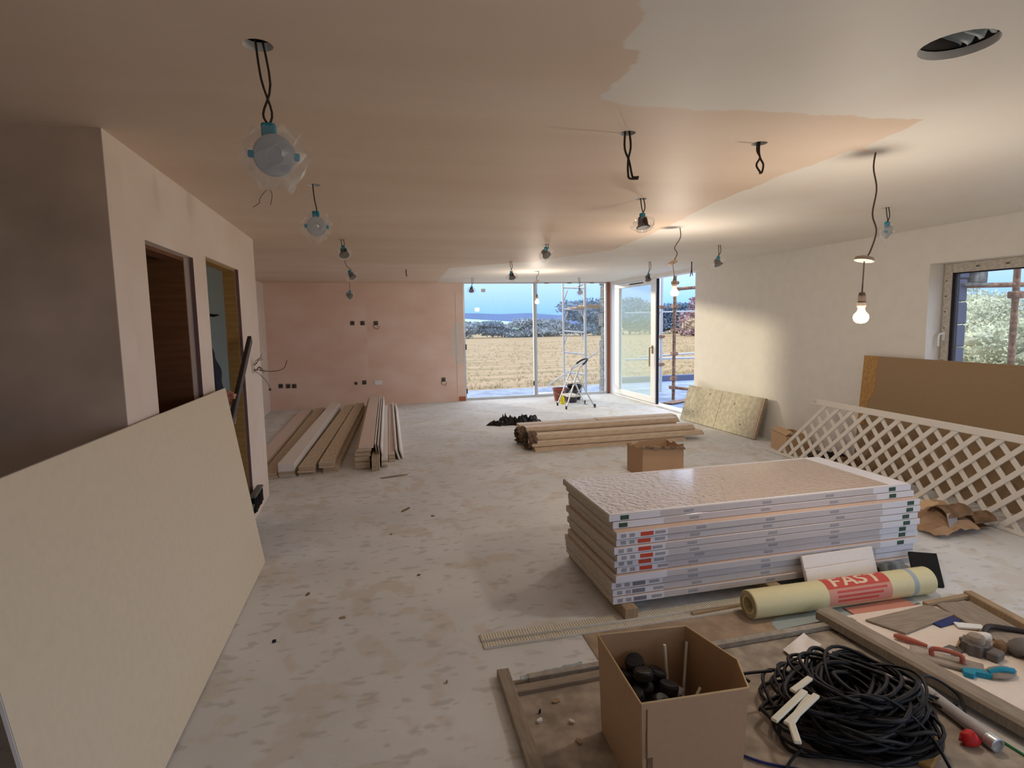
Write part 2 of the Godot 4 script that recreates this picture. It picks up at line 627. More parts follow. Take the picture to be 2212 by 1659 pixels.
# ---------------------------------------------------------------- the room
# ceiling points of the hanging fittings: [x, z, hole radius]
const HOLES := [[-0.259, -1.843, 0.04], [-0.252, -3.554, 0.035], [-0.193, -5.774, 0.035], [-0.225, -7.65, 0.03], [-0.25, -10.5, 0.03], [1.782, -3.635, 0.035], [1.102, -2.38, 0.035], [1.761, -2.409, 0.035], [1.838, -5.919, 0.035], [1.876, -7.657, 0.035], [1.871, -10.506, 0.035], [3.902, -10.546, 0.035], [3.867, -7.622, 0.035], [3.781, -5.819, 0.035], [3.767, -3.661, 0.035], [4.502, -7.592, 0.03], [1.715, -1.446, 0.1]]

func build_structure():
	var s := new_st()
	bx(-4.0, 5.33, -0.2, 0.0, -11.95, 3.2, s)
	struct("floor", s, M.floor)
	# ceiling with the cut-outs of the fittings
	var c := CSGCombiner3D.new()
	c.name = "ceiling"
	c.set_meta("kind", "structure")
	var slab := CSGBox3D.new()
	slab.name = "slab"
	slab.size = Vector3(9.2, 0.025, 15.1)
	slab.position = Vector3(0.68, H + 0.0125, -4.38)
	slab.material = M.ceiling
	c.add_child(slab)
	for h in HOLES:
		var cut := CSGCylinder3D.new()
		cut.name = "cut"
		cut.operation = CSGShape3D.OPERATION_SUBTRACTION
		cut.radius = h[2]
		cut.height = 0.2
		cut.sides = 24
		cut.position = Vector3(h[0], H, h[1])
		cut.material = M.gypsum
		c.add_child(cut, true)
	add_child(c)
	s = new_st()
	bx(-4.2, 5.5, 2.8, 2.95, -12.1, 3.4, s)
	struct("trim_1", s, M.roofing)           # roof deck above the ceiling void
	# wall with the two doorways
	s = new_st()
	var t := XL - 0.12
	bx(t, XL, 0, H, -3.06, ZA - 0.12, s)
	bx(t, XL, 2.0, H, -3.83, -3.06, s)
	bx(t, XL, 0, H, -4.115, -3.83, s)
	bx(t, XL, 2.04, H, -5.09, -4.115, s)
	bx(t, XL, 0, H, ZB, -5.09, s)
	struct("wall_left", s, M.plaster)
	# board edges of the openings left raw: thin bead strips and timber linings
	s = new_st()
	bx(t + 0.01, XL - 0.025, 0, 2.03, -5.09, -5.075, s)
	bx(t + 0.01, XL - 0.025, 2.025, 2.04, -5.09, -4.115, s)
	bx(t + 0.01, XL - 0.025, 0, 2.03, -4.13, -4.115, s)
	struct("trim_2", s, M.ply_lining)
	s = new_st()
	bx(t - 0.12, t + 0.07, 0, 1.99, -3.83, -3.812, s)
	bx(t - 0.02, t + 0.07, 1.98, 2.0, -3.83, -3.06, s)
	struct("trim_3", s, M.brown_lining)
	s = new_st()
	bx(XL - 0.02, XL + 0.0006, 0, 2.0, -3.831, -3.826, s)
	bx(XL - 0.02, XL + 0.0006, 0, 2.04, -5.091, -5.085, s)
	struct("trim_4", s, M.bead_dark)
	# return that faces the camera
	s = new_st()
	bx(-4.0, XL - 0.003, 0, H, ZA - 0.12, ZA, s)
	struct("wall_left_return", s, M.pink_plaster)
	s = new_st()
	bx(XL - 0.003, XL, 0, H, ZA - 0.12, ZA, s)
	struct("wall_left_corner", s, M.plaster)
	s = new_st()
	bx(XS, XL - 0.12, 0, H, ZB, ZB + 0.12, s)
	bx(XS - 0.12, XS, 0, H, ZF, ZB + 0.12, s)
	struct("wall_recess", s, M.plaster)
	# rooms behind the doorways
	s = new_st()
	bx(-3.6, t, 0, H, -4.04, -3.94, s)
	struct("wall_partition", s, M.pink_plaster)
	s = new_st()
	bx(-3.6, -1.1, 0, H, ZB + 0.05, ZB + 0.16, s)
	struct("wall_bedroom", s, M.bluewall)
	s = new_st()
	bx(-4.0, -3.6, 0, H, -4.3, 3.2, s)
	bx(-4.0, -3.6, 0, 0.9, -5.6, -4.3, s)
	bx(-4.0, -3.6, 2.1, H, -5.6, -4.3, s)
	bx(-4.0, -3.6, 0, H, ZB, -5.6, s)
	bx(-4.2, -4.0, H, 2.95, -12.1, 3.4, s)
	struct("wall_outer_left", s, M.paint)
	# far wall, pink plaster
	s = new_st()
	bx(-4.0, XG, -0.2, 2.9, ZF - 0.25, ZF, s)
	bx(XG, 5.33, 2.372, 2.9, ZF - 0.25, ZF, s)
	var wf := struct("wall_far", s, M.far_plaster)
	s = new_st()
	bx(1.70, 1.86, 0.75, 1.58, ZF, ZF + 0.002, s)
	bx(1.62, 1.70, 0.95, 1.45, ZF, ZF + 0.0015, s)
	obj("filler_patch", s, M.filler, wf)
	s = new_st()
	bx(1.73, 1.742, 0.03, 2.2, ZF, ZF + 0.006, s)
	obj("corner_bead", s, M.filler, wf)
	s = new_st()
	bx(1.76, XG, 0.0, 0.09, ZF, ZF + 0.012, s)
	obj("brick_sliver", s, M.bead, wf)
	# right wall: window, sliding door opening, and an unseen glazed door added beside the camera
	s = new_st()
	var xo := XR + 0.29
	bx(XR, xo, 0, 0.95, -4.40, -1.8, s)
	bx(XR, xo, 2.044, 2.9, -4.40, -1.8, s)
	bx(XR, xo, 0.95, 2.044, -2.4, -1.8, s)
	bx(XR, xo, 0, 2.9, ZD, -4.40, s)
	bx(XR, xo, 2.335, 2.9, ZF - 0.02, ZD, s)
	bx(XR, xo, 2.3, 2.9, -1.8, 2.6, s)
	bx(XR, xo, 0, 2.9, 2.6, 3.2, s)
	struct("wall_right", s, M.paint)
	s = new_st()
	bx(-4.0, 1.4, 0, 2.9, 3.0, 3.2, s)
	bx(4.6, xo, 0, 2.9, 3.0, 3.2, s)
	bx(1.4, 4.6, 2.3, 2.9, 3.0, 3.2, s)  # leaves the opening for the added back door
	struct("wall_back", s, M.paint)
	build_far_glazing()
	build_sliding_door()
	build_right_window()
	build_added_doors()
	build_back_boxes()

func build_far_glazing():
	var w := Node3D.new()
	w.name = "window_1"
	w.set_meta("kind", "structure")
	w.position = Vector3(0, 0, ZF - 0.06)
	add_child(w)
	var s := new_st()
	bx(XG, 4.985, 0.0, 0.05, -0.03, 0.03, s, 0.004)
	bx(XG, 4.985, 2.35, 2.372, -0.03, 0.03, s, 0.004)
	bx(XG, XG + 0.035, 0.05, 2.35, -0.03, 0.03, s, 0.004)
	bx(4.945, 4.985, 0.05, 2.35, -0.03, 0.03, s, 0.004)
	obj("frame", s, M.alu, w)
	s = new_st()
	bx(3.355, 3.375, 0.05, 2.35, -0.035, 0.035, s, 0.004)
	bx(3.385, 3.43, 0.05, 2.35, -0.04, 0.03, s, 0.004)
	obj("mullion", s, M.alu, w)
	s = new_st()
	bx(XG + 0.035, 3.36, 0.05, 2.35, -0.006, 0.006, s)
	obj("pane", s, M.glass, w)
	s = new_st()
	bx(3.42, 4.945, 0.05, 2.35, -0.006, 0.006, s)
	obj("pane", s, M.glass, w)
	s = new_st()
	bx(XG + 0.03, XG + 0.05, 1.03, 1.14, 0.03, 0.042, s)
	obj("hinge", s, M.gasket, w)
	s = new_st()
	bx(XG + 0.03, XG + 0.05, 0.14, 0.24, 0.03, 0.042, s)
	obj("hinge", s, M.gasket, w)
	s = new_st()
	bx(3.335, 3.353, 0.24, 0.34, 0.03, 0.042, s)
	obj("hinge", s, M.gasket, w)
	s = new_st()
	bx(2.27, 2.36, 2.18, 2.25, 0.006, 0.008, s)
	obj("sticker", s, M.tape_white, w)
	# brick red packers above the frame
	for x in [3.6, 4.1, 4.6]:
		s = new_st()
		bx(x, x + 0.09, 2.345, 2.362, 0.03, 0.04, s)
		obj("packer", s, M.bead, w)
	s = new_st()
	bx(4.99, 5.04, 0, 2.372, ZF - 0.09, ZF - 0.02, s)
	struct("trim_5", s, M.bead)
	s = new_st()
	bx(5.04, 5.12, 0, 2.372, ZF - 0.12, ZF + 0.0, s)
	struct("trim_6", s, M.alu)

func build_sliding_door():
	var d := Node3D.new()
	d.name = "door_1"
	d.set_meta("kind", "structure")
	d.position = Vector3(XR + 0.05, 0, 0)
	add_child(d)
	var s := new_st()
	bx(-0.05, 0.1, 0, 0.03, -11.7, ZD, s, 0.004)
	bx(-0.05, 0.1, 2.31, 2.335, -11.7, ZD, s, 0.004)
	bx(-0.05, 0.1, 0.03, 2.31, -11.7, -11.63, s, 0.004)
	obj("frame", s, M.pvc, d)
	s = new_st()
	bx(0.05, 0.1, 0.03, 2.31, ZD - 0.05, ZD, s, 0.004)
	obj("jamb", s, M.alu, d)
	s = new_st()
	bx(-0.04, 0.03, 0.04, 0.14, -11.52, -9.72, s, 0.006)
	bx(-0.04, 0.03, 2.21, 2.3, -11.52, -9.72, s, 0.006)
	bx(-0.04, 0.03, 0.14, 2.21, -11.52, -11.3, s, 0.006)
	bx(-0.04, 0.03, 0.14, 2.21, -9.9, -9.72, s, 0.006)
	obj("leaf", s, M.pvc, d)
	s = new_st()
	bx(-0.01, 0.005, 0.14, 2.21, -11.3, -9.9, s)
	obj("pane", s, M.hazy_glass, d)
	s = new_st()
	bx(-0.02, 0.03, 0.03, 2.3, -9.72, -9.705, s, 0.003)
	obj("gasket", s, M.gasket, d)
	s = new_st()
	bx(-0.055, -0.04, 0.95, 1.1, -9.84, -9.8, s, 0.004)
	tube(s, [Vector3(-0.05, 1.06, -9.82), Vector3(-0.1, 1.06, -9.82), Vector3(-0.1, 0.72, -9.82)], 0.014, 8)
	obj("handle", s, M.oldwood, d)
	s = new_st()
	bx(-0.045, -0.039, 2.25, 2.27, -10.8, -10.2, s)
	obj("vent", s, M.gasket, d)

func build_right_window():
	var w := Node3D.new()
	w.name = "window_2"
	w.set_meta("kind", "structure")
	w.position = Vector3(XR + 0.16, 0, 0)
	add_child(w)
	var s := new_st()
	bx(0, 0.07, 0.95, 2.044, -4.40, -4.315, s, 0.006)
	bx(0, 0.07, 0.95, 2.044, -2.485, -2.4, s, 0.006)
	bx(0, 0.07, 1.955, 2.044, -4.315, -2.485, s, 0.006)
	bx(0, 0.07, 0.95, 1.03, -4.315, -2.485, s, 0.006)
	obj("frame", s, M.dusty_frame, w)
	s = new_st()
	bx(0.01, 0.06, 1.03, 1.955, -4.315, -4.285, s)
	bx(0.01, 0.06, 1.945, 1.955, -4.315, -2.485, s)
	bx(0.01, 0.06, 1.03, 1.04, -4.315, -2.485, s)
	obj("gasket", s, M.gasket, w)
	s = new_st()
	bx(0.03, 0.042, 1.03, 1.955, -4.285, -2.485, s)
	obj("pane", s, M.glass, w)
	s = new_st()
	bx(-0.012, 0.0, 1.34, 1.42, -4.372, -4.345, s, 0.003)
	tube(s, curve([Vector3(-0.01, 1.4, -4.358), Vector3(-0.045, 1.4, -4.362), Vector3(-0.055, 1.36, -4.364), Vector3(-0.052, 1.29, -4.364)], 10), 0.009, 8)
	obj("handle", s, M.pvc, w)
	for y in [1.15, 1.45, 1.6, 1.74, 1.88]:
		s = new_st()
		bx(-0.002, 0.0, y, y + 0.012, -4.37, -4.356, s)
		obj("screw", s, M.tool_grey, w)
	for z in [-4.1, -3.85, -3.7]:
		s = new_st()
		bx(-0.002, 0.0, 1.99, 2.006, z, z + 0.03, s)
		obj("screw", s, M.tool_grey, w)

func added_glazed_door(called: String, at: Vector3, turn: float, wide: float, leaves: int):
	var w := Node3D.new()
	w.name = called
	w.set_meta("kind", "structure")
	w.position = at
	w.rotation.y = turn
	add_child(w)
	var s := new_st()
	bx(0, wide, 0.0, 0.08, 0, 0.07, s, 0.006)
	bx(0, wide, 2.22, 2.3, 0, 0.07, s, 0.006)
	for k in leaves + 1:
		var x := (wide - 0.08) * k / leaves
		bx(x, x + 0.08, 0.08, 2.22, 0, 0.07, s, 0.006)
	obj("frame", s, M.pvc, w)
	for k in leaves:
		s = new_st()
		bx((wide - 0.08) * k / leaves + 0.08, (wide - 0.08) * (k + 1) / leaves, 0.08, 2.22, 0.03, 0.042, s)
		obj("pane", s, M.glass, w)

func build_added_doors():   # unseen doors added right of and behind the camera for more daylight
	added_glazed_door("added_door_2", Vector3(XR + 0.1, 0, 2.6), PI / 2, 4.4, 3)
	added_glazed_door("added_door_3", Vector3(1.4, 0, 3.06), 0.0, 3.2, 2)

func build_back_boxes():
	var spots := [[-0.263, 1.611, 0, "upper left of three electrical boxes high on pink wall"], [-0.074, 1.607, 0, "middle of three electrical boxes high on pink wall"], [0.177, 1.602, 2, "right hand electrical box high on pink wall with hanging wire"], [-1.62, 0.459, 0, "leftmost of three electrical boxes low by the wall corner"], [-1.49, 0.452, 0, "middle of three electrical boxes low by the wall corner"], [-1.38, 0.447, 0, "right hand of three electrical boxes low by the wall corner"], [-0.248, 0.45, 1, "small electrical box low on pink wall behind the boards"], [-0.091, 0.461, 0, "electrical box beside the white blank plate on pink wall"], [1.45, 0.45, 2, "electrical box low on pink wall near the glazing"]]
	for p in spots:
		var b := thing("socket_box", p[3], "electrical box", Vector3(p[0], p[1], ZF), 0, "back boxes in the pink wall")
		var w := 0.05 if p[2] == 1 else 0.075
		var s := new_st()
		for k in [-1, 1]:
			box(s, Vector3(k * w / 2, 0, 0.003), Vector3(0.006, w, 0.008))
			box(s, Vector3(0, k * w / 2, 0.003), Vector3(w, 0.006, 0.008))
		box(s, Vector3(0, 0, 0.0005), Vector3(w, w, 0.002))
		obj("metal_box", s, M.tool_grey, b)
		s = new_st()
		for k in 3:
			tube(s, curve([Vector3(jit(0.02), jit(0.02), 0.001), Vector3(jit(0.03), jit(0.03), 0.015), Vector3(jit(0.035), -0.02 + jit(0.02), 0.012)], 6), 0.003, 5)
		if p[2] == 2:
			tube(s, curve([Vector3(-0.02, -0.02, 0.002), Vector3(-0.05, -0.07, 0.02), Vector3(0.03, -0.12, 0.02), Vector3(0.06, -0.05, 0.01)], 10), 0.004, 5)
		obj("wire", s, M.gasket, b)
	var q := thing("blank_plate", "white blank socket plate on the pink far wall", "socket plate", Vector3(0.172, 0.445, ZF))
	var s := new_st()
	box(s, Vector3(0, 0, 0.005), Vector3(0.15, 0.086, 0.01), 0.003)
	obj("plate", s, M.pvc, q)
	for k in [-1, 1]:
		s = new_st()
		lathe(s, [[0.004, 0.0], [0.004, 0.012], [0.0, 0.012]], 8, Transform3D(Basis(Vector3.RIGHT, PI / 2), Vector3(k * 0.06, 0, 0)))
		obj("screw", s, M.steel, q)

# ---------------------------------------------------------------- outside
func tree(called: String, label: String, at: Vector3, hgt: float, wid: float, m: Material, seed_: int, group := ""):
	var t := thing(called, label, "tree", at, 0.0, group)
	var s := new_st()
	var r := RandomNumberGenerator.new()
	r.seed = seed_
	for k in 10:
		var a := r.randf() * TAU
		var e := r.randf_range(0.1, 0.5)
		var cy := r.randf_range(0.12, 0.82)
		var rr := r.randf_range(0.26, 0.4) * (1.15 - 0.55 * cy)
		var c := Vector3(cos(a) * e * wid * 0.6, cy * hgt, sin(a) * e * wid * 0.5)
		var rv := Vector3(rr * wid, rr * hgt * 0.6, rr * wid)
		blob(s, c, rv * 0.62, 0.5, 0.3, seed_ * 7 + k, 10, 7)
		# leaf sprays that roughen the outline
		var leaf: float = min(wid * 0.45, 4.0) if wid > 5.0 else 0.6
		for i in (420 if wid > 5.0 else 900):
			var d := Vector3(r.randf_range(-1, 1), r.randf_range(-0.6, 1), r.randf_range(-1, 1)).normalized()
			var p := c + d * rv * r.randf_range(0.5, 1.2)
			p.y = max(p.y, 0.0)
			var l := Vector3(r.randf_range(-1, 1), r.randf_range(-0.3, 1), r.randf_range(-1, 1)).normalized() * leaf * r.randf_range(0.07, 0.17)
			var w := l.cross(Vector3(r.randf_range(-1, 1), r.randf_range(-1, 1), r.randf_range(-1, 1))).normalized() * leaf * 0.05
			tri(s, p - w, p + w, p + l, d)
	obj("crown", s, m, t)
	s = new_st()
	tube(s, [Vector3(0, -0.3, 0), Vector3(0.05 * wid, hgt * 0.4, 0), Vector3(0, hgt * 0.7, 0)], [hgt * 0.03, hgt * 0.02, hgt * 0.008], 6)
	obj("trunk", s, M.trunk, t)

func ridge(called: String, label: String, z: float, x0: float, x1: float, base: float, tops: Array, m: Material, depth: float):
	# a long hill: cross sections along x
	var s := new_st()
	var n := tops.size()
	s.set_smooth_group(4)
	for i in n - 1:
		var xa: float = lerp(x0, x1, float(i) / (n - 1))
		var xb: float = lerp(x0, x1, float(i + 1) / (n - 1))
		var ha: float = tops[i]
		var hb: float = tops[i + 1]
		quad(s, Vector3(xa, base, z + depth), Vector3(xb, base, z + depth), Vector3(xb, hb, z), Vector3(xa, ha, z), Vector3(0, 1, 1))
		quad(s, Vector3(xa, base, z - depth), Vector3(xb, base, z - depth), Vector3(xb, hb, z), Vector3(xa, ha, z), Vector3(0, 1, -1))
	s.set_smooth_group(-1)
	var o := obj(called, s, m)
	tag(o, label, "hill")

func pole(called: String, label: String, a: Vector3, b: Vector3, r: float, m: Material, clamps: Array, group := "scaffold tubes outside the glazing"):
	var t := thing(called, label, "scaffold tube", a, 0.0, group)
	var s := new_st()
	tube(s, [Vector3.ZERO, b - a], r, 10)
	obj("tube", s, m, t)
	for k in clamps:
		s = new_st()
		var p: Vector3 = (b - a) * k
		box(s, p, Vector3(r * 3.6, 0.07, r * 3.2), 0.01)
		box(s, p + Vector3(r * 2.2, 0, 0), Vector3(0.03, 0.04, 0.04), 0.006)
		obj("clamp", s, M.rusty, t)

func build_outside():
	var s := new_st()
	# ground beyond the patio: falls away gently to the wood
	s.set_smooth_group(2)
	var zs := [-13.2, -20.0, -35.0, -60.0, -115.0, -400.0]
	var ys := [-0.12, -0.25, -0.45, -0.85, -1.7, -6.0]
	for i in zs.size() - 1:
		quad(s, Vector3(-300, ys[i], zs[i]), Vector3(300, ys[i], zs[i]), Vector3(300, ys[i + 1], zs[i + 1]), Vector3(-300, ys[i + 1], zs[i + 1]), Vector3.UP)
	quad(s, Vector3(-300, -0.3, 60), Vector3(300, -0.3, 60), Vector3(300, -0.12, -13.2), Vector3(-300, -0.12, -13.2), Vector3.UP)
	s.set_smooth_group(-1)
	var g := obj("meadow", s, M.field)
	g.set_meta("kind", "structure")
	s = new_st()
	bx(-6, 9.3, -0.3, -0.07, -14.0, -11.98, s)
	bx(5.34, 9.3, -0.3, -0.07, -11.98, -5.0, s)
	struct("patio", s, M.patio)
	s = new_st()
	bx(5.9, 9.4, -0.1, 0.08, -14.2, -14.0, s, 0.01)
	bx(9.2, 9.4, -0.1, 0.08, -14.0, -5.0, s, 0.01)
	struct("patio_kerb", s, M.upstand)
	# dry stems and tufts of the meadow, nobody could count them
	var bl := new_st()
	for k in 3:
		var a := TAU * k / 3.0
		var o := Vector3(cos(a), 0, sin(a)) * 0.05
		tri(bl, o - Vector3(0.012, 0, 0.01), o + Vector3(0.012, 0, 0.01), o * 2.5 + Vector3(0, 0.4, 0), Vector3(0, 0, 1))
		tri(bl, o + Vector3(-0.03, 0, 0.012), o + Vector3(0.0, 0, -0.012), o * 3.5 + Vector3(0.04, 0.28, 0), Vector3(1, 0, 0))
	var mm := MultiMesh.new()
	mm.transform_format = MultiMesh.TRANSFORM_3D
	mm.mesh = done(bl)
	mm.instance_count = 4000
	var r := RandomNumberGenerator.new()
	r.seed = 77
	for i in 4000:
		var d := 1.5 + pow(r.randf(), 2.0) * 45.0
		var z := -13.4 - d
		var x := r.randf_range(-0.1, 0.9) * -z - 1.0
		var y := -0.12 - 0.0135 * d
		var k := r.randf_range(0.15, 0.4) * (0.6 + d * 0.012)
		mm.set_instance_transform(i, Transform3D(Basis(Vector3.UP, r.randf() * TAU).scaled(Vector3(k * 1.6, k, k * 1.6)), Vector3(x, y - 0.02, z)))
	var mi := MultiMeshInstance3D.new()
	mi.name = "meadow_grass"
	mi.multimesh = mm
	mi.material_override = M.field
	mi.set_meta("kind", "stuff")
	tag(mi, "dry straw coloured grass of the meadow outside", "grass")
	add_child(mi)
	# wood beyond the meadow: [pixel-free x at depth, z, height, width, material, label]
	var kinds := ["tree", "tree_dark", "tree", "tree_russet", "tree_gold"]
	var names := ["grey bare tree", "dark blue-grey tree", "pale grey tree", "russet autumn tree", "golden autumn tree"]
	var spots := [[17, -112, 3.4, 9, 0], [24, -114, 3.5, 9, 1], [30.5, -110, 3.8, 9, 2], [36, -113, 4.6, 9, 0], [41, -110, 7.4, 10, 1], [46, -112, 8.4, 9, 2], [51, -109, 8.6, 10, 1], [57, -112, 7.2, 10, 0], [62, -110, 7.0, 10, 1], [68, -112, 7.2, 11, 1], [75, -112, 7.4, 11, 0], [82, -112, 8, 12, 3], [50, -80, 7.6, 9, 3], [57, -86, 8.0, 10, 1], [64, -90, 8.2, 10, 3], [45.5, -70, 4.8, 7, 4], [51, -72, 5.6, 7, 4]]
	var where := ["at the left edge of the wood", "second from the left edge of the wood", "third from the left edge of the wood", "left of the glazing mullion", "just right of the glazing mullion", "tallest tree right of the glazing mullion", "tallest dark tree left of the ladder frame", "between the stiles of the ladder frame", "behind the right stile of the ladder frame", "beside the stone pier", "behind the corner post", "behind the sliding door pane", "left in the open doorway view", "in the middle of the open doorway view", "right in the open doorway view", "low in front in the open doorway view", "low in front at right of the doorway view"]
	for i in spots.size():
		var p: Array = spots[i]
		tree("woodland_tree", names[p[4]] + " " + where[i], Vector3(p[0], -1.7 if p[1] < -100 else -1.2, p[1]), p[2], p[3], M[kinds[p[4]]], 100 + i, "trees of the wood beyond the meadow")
	# hills
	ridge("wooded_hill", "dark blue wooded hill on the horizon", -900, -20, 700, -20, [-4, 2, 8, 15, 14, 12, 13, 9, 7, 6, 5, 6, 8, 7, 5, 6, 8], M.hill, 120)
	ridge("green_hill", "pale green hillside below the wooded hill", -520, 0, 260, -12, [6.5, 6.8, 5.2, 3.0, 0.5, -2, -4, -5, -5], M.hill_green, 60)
	# ladder frame of the scaffold outside the far glazing
	var lf := thing("ladder_frame", "galvanised scaffold ladder frame standing outside the far glazing", "scaffold", Vector3(4.42, -0.07, -12.95))
	var m := 0.36
	for k in [[0.0, 0.022, 0.0], [m, 0.03, 0.45]]:
		s = new_st()
		tube(s, [Vector3(k[0], 0, k[2]), Vector3(k[0] - 0.02, 3.4, k[2])], k[1], 10)
		obj("stile", s, M.galv, lf)
	for y in [0.42, 0.88, 1.37, 1.87, 2.36]:
		s = new_st()
		tube(s, [Vector3(0, y + 0.04, 0), Vector3(m, y - 0.0, 0.45)], 0.02, 8)
		obj("rung", s, M.galv, lf)
	for y in [1.87, 2.36, 1.37]:
		s = new_st()
		tube(s, [Vector3(0.0, y - 0.28, 0), Vector3(0.07, y - 0.02, 0.08)], 0.013, 6)
		obj("brace", s, M.galv, lf)
		s = new_st()
		tube(s, [Vector3(m, y - 0.28, 0.45), Vector3(m - 0.07, y - 0.02, 0.36)], 0.013, 6)
		obj("brace", s, M.galv, lf)
	pole("scaffold_tube", "thin diagonal brace tube behind the step ladder outside", Vector3(3.9, 0.12, -12.6), Vector3(5.2, 0.85, -12.8), 0.016, M.galv, [])
	s = new_st()
	box(s, Vector3.ZERO, Vector3(0.95, 0.04, 0.5), 0.004)
	box(s, Vector3(0.1, 0.045, 0.02), Vector3(0.7, 0.038, 0.3), 0.004)
	single("scaffold_board", s, M.oldwood, "timber scaffold board lying across the ladder frame", "board", Vector3(5.0, 1.86, -12.75), 0.1)
	pole("scaffold_tube", "upper raking tube beside the stone pier outside", Vector3(4.6, 2.3, -12.7), Vector3(5.3, 2.6, -12.85), 0.024, M.galv, [])
	# rough stone pier at the corner
	var pr := thing("stone_pier", "rough grey stone pier outside the glazed corner", "pier", Vector3(5.18, -0.07, -12.35))
	for k in 9:
		s = new_st()
		var hh := 0.3
		box(s, Vector3(jit(0.015), k * hh + hh / 2, jit(0.02)), Vector3(0.16 + jit(0.03), hh - 0.012, 0.24 + jit(0.03)), 0.02)
		obj("stone", s, M.blockwork, pr)
	# tubes outside the open door
	pole("scaffold_tube", "rusty upright scaffold tube with clamps in the open doorway", Vector3(6.0, -0.07, -10.75), Vector3(6.02, 3.3, -10.75), 0.034, M.rusty, [0.13, 0.28, 0.42, 0.56, 0.7])
	pole("scaffold_tube", "pale upright scaffold tube beside the sliding door edge", Vector3(6.4, -0.07, -12.05), Vector3(6.42, 3.4, -12.05), 0.036, M.galv, [0.18, 0.36, 0.55])
	pole("scaffold_tube", "thin pale horizontal rail high across the doorway", Vector3(5.6, 1.72, -12.2), Vector3(8.6, 1.74, -11.65), 0.018, M.galv, [])
	pole("scaffold_tube", "pale horizontal rail at knee height across the doorway", Vector3(5.6, 0.68, -12.2), Vector3(8.6, 0.7, -11.65), 0.026, M.galv, [])
	pole("scaffold_tube", "second pale rail just above the knee rail", Vector3(6.0, 0.72, -12.3), Vector3(9.0, 0.86, -11.9), 0.022, M.galv, [])
	pole("scaffold_tube", "rusty horizontal tube at the top of the doorway", Vector3(6.0, 2.16, -10.72), Vector3(6.9, 2.22, -10.5), 0.034, M.rusty, [0.05])
	pole("scaffold_tube", "rusty stub tube low beside the doorway upright", Vector3(5.9, 0.2, -10.75), Vector3(6.6, 0.12, -10.3), 0.03, M.rusty, [0.1])
	s = new_st()
	for k in 3: box(s, Vector3(0, 0.012 * k, 0.04 * k), Vector3(0.9, 0.012, 0.2), 0.002, lay(Vector3.ZERO, 0.1 * k))
	single("sole_board", s, M.rusty, "reddish sole boards under the doorway upright", "board", Vector3(5.95, -0.07, -10.5), 0.3)
	# things seen through the right-hand window
	var rw := thing("block_reveal", "dark blue-grey blockwork reveal outside the right window", "wall end", Vector3(5.65, -0.1, -4.75))
	for k in 12:
		s = new_st()
		var hh := 0.225
		box(s, Vector3(jit(0.012), k * hh + hh / 2, 0), Vector3(0.34 + jit(0.03), hh - 0.01, 0.22), 0.012)
		obj("block", s, M.upstand, rw)
	s = new_st()
	box(s, Vector3.ZERO, Vector3(0.16, 0.15, 0.2), 0.01)
	box(s, Vector3(0.02, -0.09, 0), Vector3(0.5, 0.03, 0.24), 0.004)
	single("concrete_block", s, M.blockwork, "grey block on a scaffold ledge outside the right window", "block", Vector3(5.95, 1.96, -4.72))
	pole("scaffold_tube", "upright scaffold tube seen through the right window", Vector3(6.3, -0.1, -4.55), Vector3(6.3, 3.0, -4.55), 0.03, M.rusty, [0.35, 0.6])
	pole("scaffold_tube", "reddish horizontal tube seen through the right window", Vector3(5.75, 1.86, -4.7), Vector3(6.5, 1.86, -4.5), 0.026, M.rusty, [])
	var bushes := [[13, -9.2, 2.3, 2.6], [15.5, -12.2, 2.6, 3.2], [12, -6.4, 2.0, 2.6], [14, -3.6, 2.4, 3.0], [17, -14.6, 3.0, 3.0], [18, -7.0, 3.2, 4.0]]
	var bl2 := ["left of the window tube", "farther left behind the window tube", "behind the window tube", "at the right edge of the window", "at the left edge of the window view", "taller, at the back of the window view"]
	for i in bushes.size():
		var p: Array = bushes[i]
		tree("hedge_bush", "pale green leafy bush " + bl2[i], Vector3(p[0], -0.3, p[1]), p[2], p[3], M.bush, 300 + i, "bushes outside the right window")

# ---------------------------------------------------------------- boards, stacks, trellis
const ORD := ["topmost", "second from top", "third from top", "fourth from top", "fifth from top", "sixth from top", "seventh from top", "eighth from top", "ninth from top", "tenth from top", "eleventh from top", "twelfth from top"]

func build_large_objects():
	build_leaning_sheet()
	build_board_stack()
	build_brown_board()
	build_shutter_board()
	build_trellis()
	build_left_timber()
	build_centre_timber()

func framed(o: Node3D, at: Vector3, u: Vector3, v: Vector3):
	var x := u.normalized()
	var y := (v - x * v.dot(x)).normalized()
	o.transform = Transform3D(Basis(x, y, x.cross(y)), at)

func build_leaning_sheet():
	var t := thing("plasterboard_sheet", "large ivory plasterboard sheet leaning on its long edge by the doorways", "plasterboard")
	framed(t, Vector3(-0.739, 0.002, -4.134), Vector3(-0.0216, 0.004, 0.9998), Vector3(-0.143, 0.99, -0.003))
	# local z points into the wall side or the room: front is the side of +x world
	var front := 1.0 if t.transform.basis.z.x > 0 else -1.0
	var s := new_st()
	box(s, Vector3(1.275, 0.605, -0.0065 * front), Vector3(2.55, 1.21, 0.011), 0.001)
	obj("gypsum_core", s, M.gypsum, t)
	s = new_st()
	box(s, Vector3(1.275, 0.605, 0), Vector3(2.548, 1.208, 0.0016), 0.0005)
	obj("face_paper", s, M.drywall, t)
	s = new_st()
	box(s, Vector3(1.275, 0.605, -0.013 * front), Vector3(2.548, 1.208, 0.0016), 0.0005)
	obj("back_paper", s, M.brown_board, t)

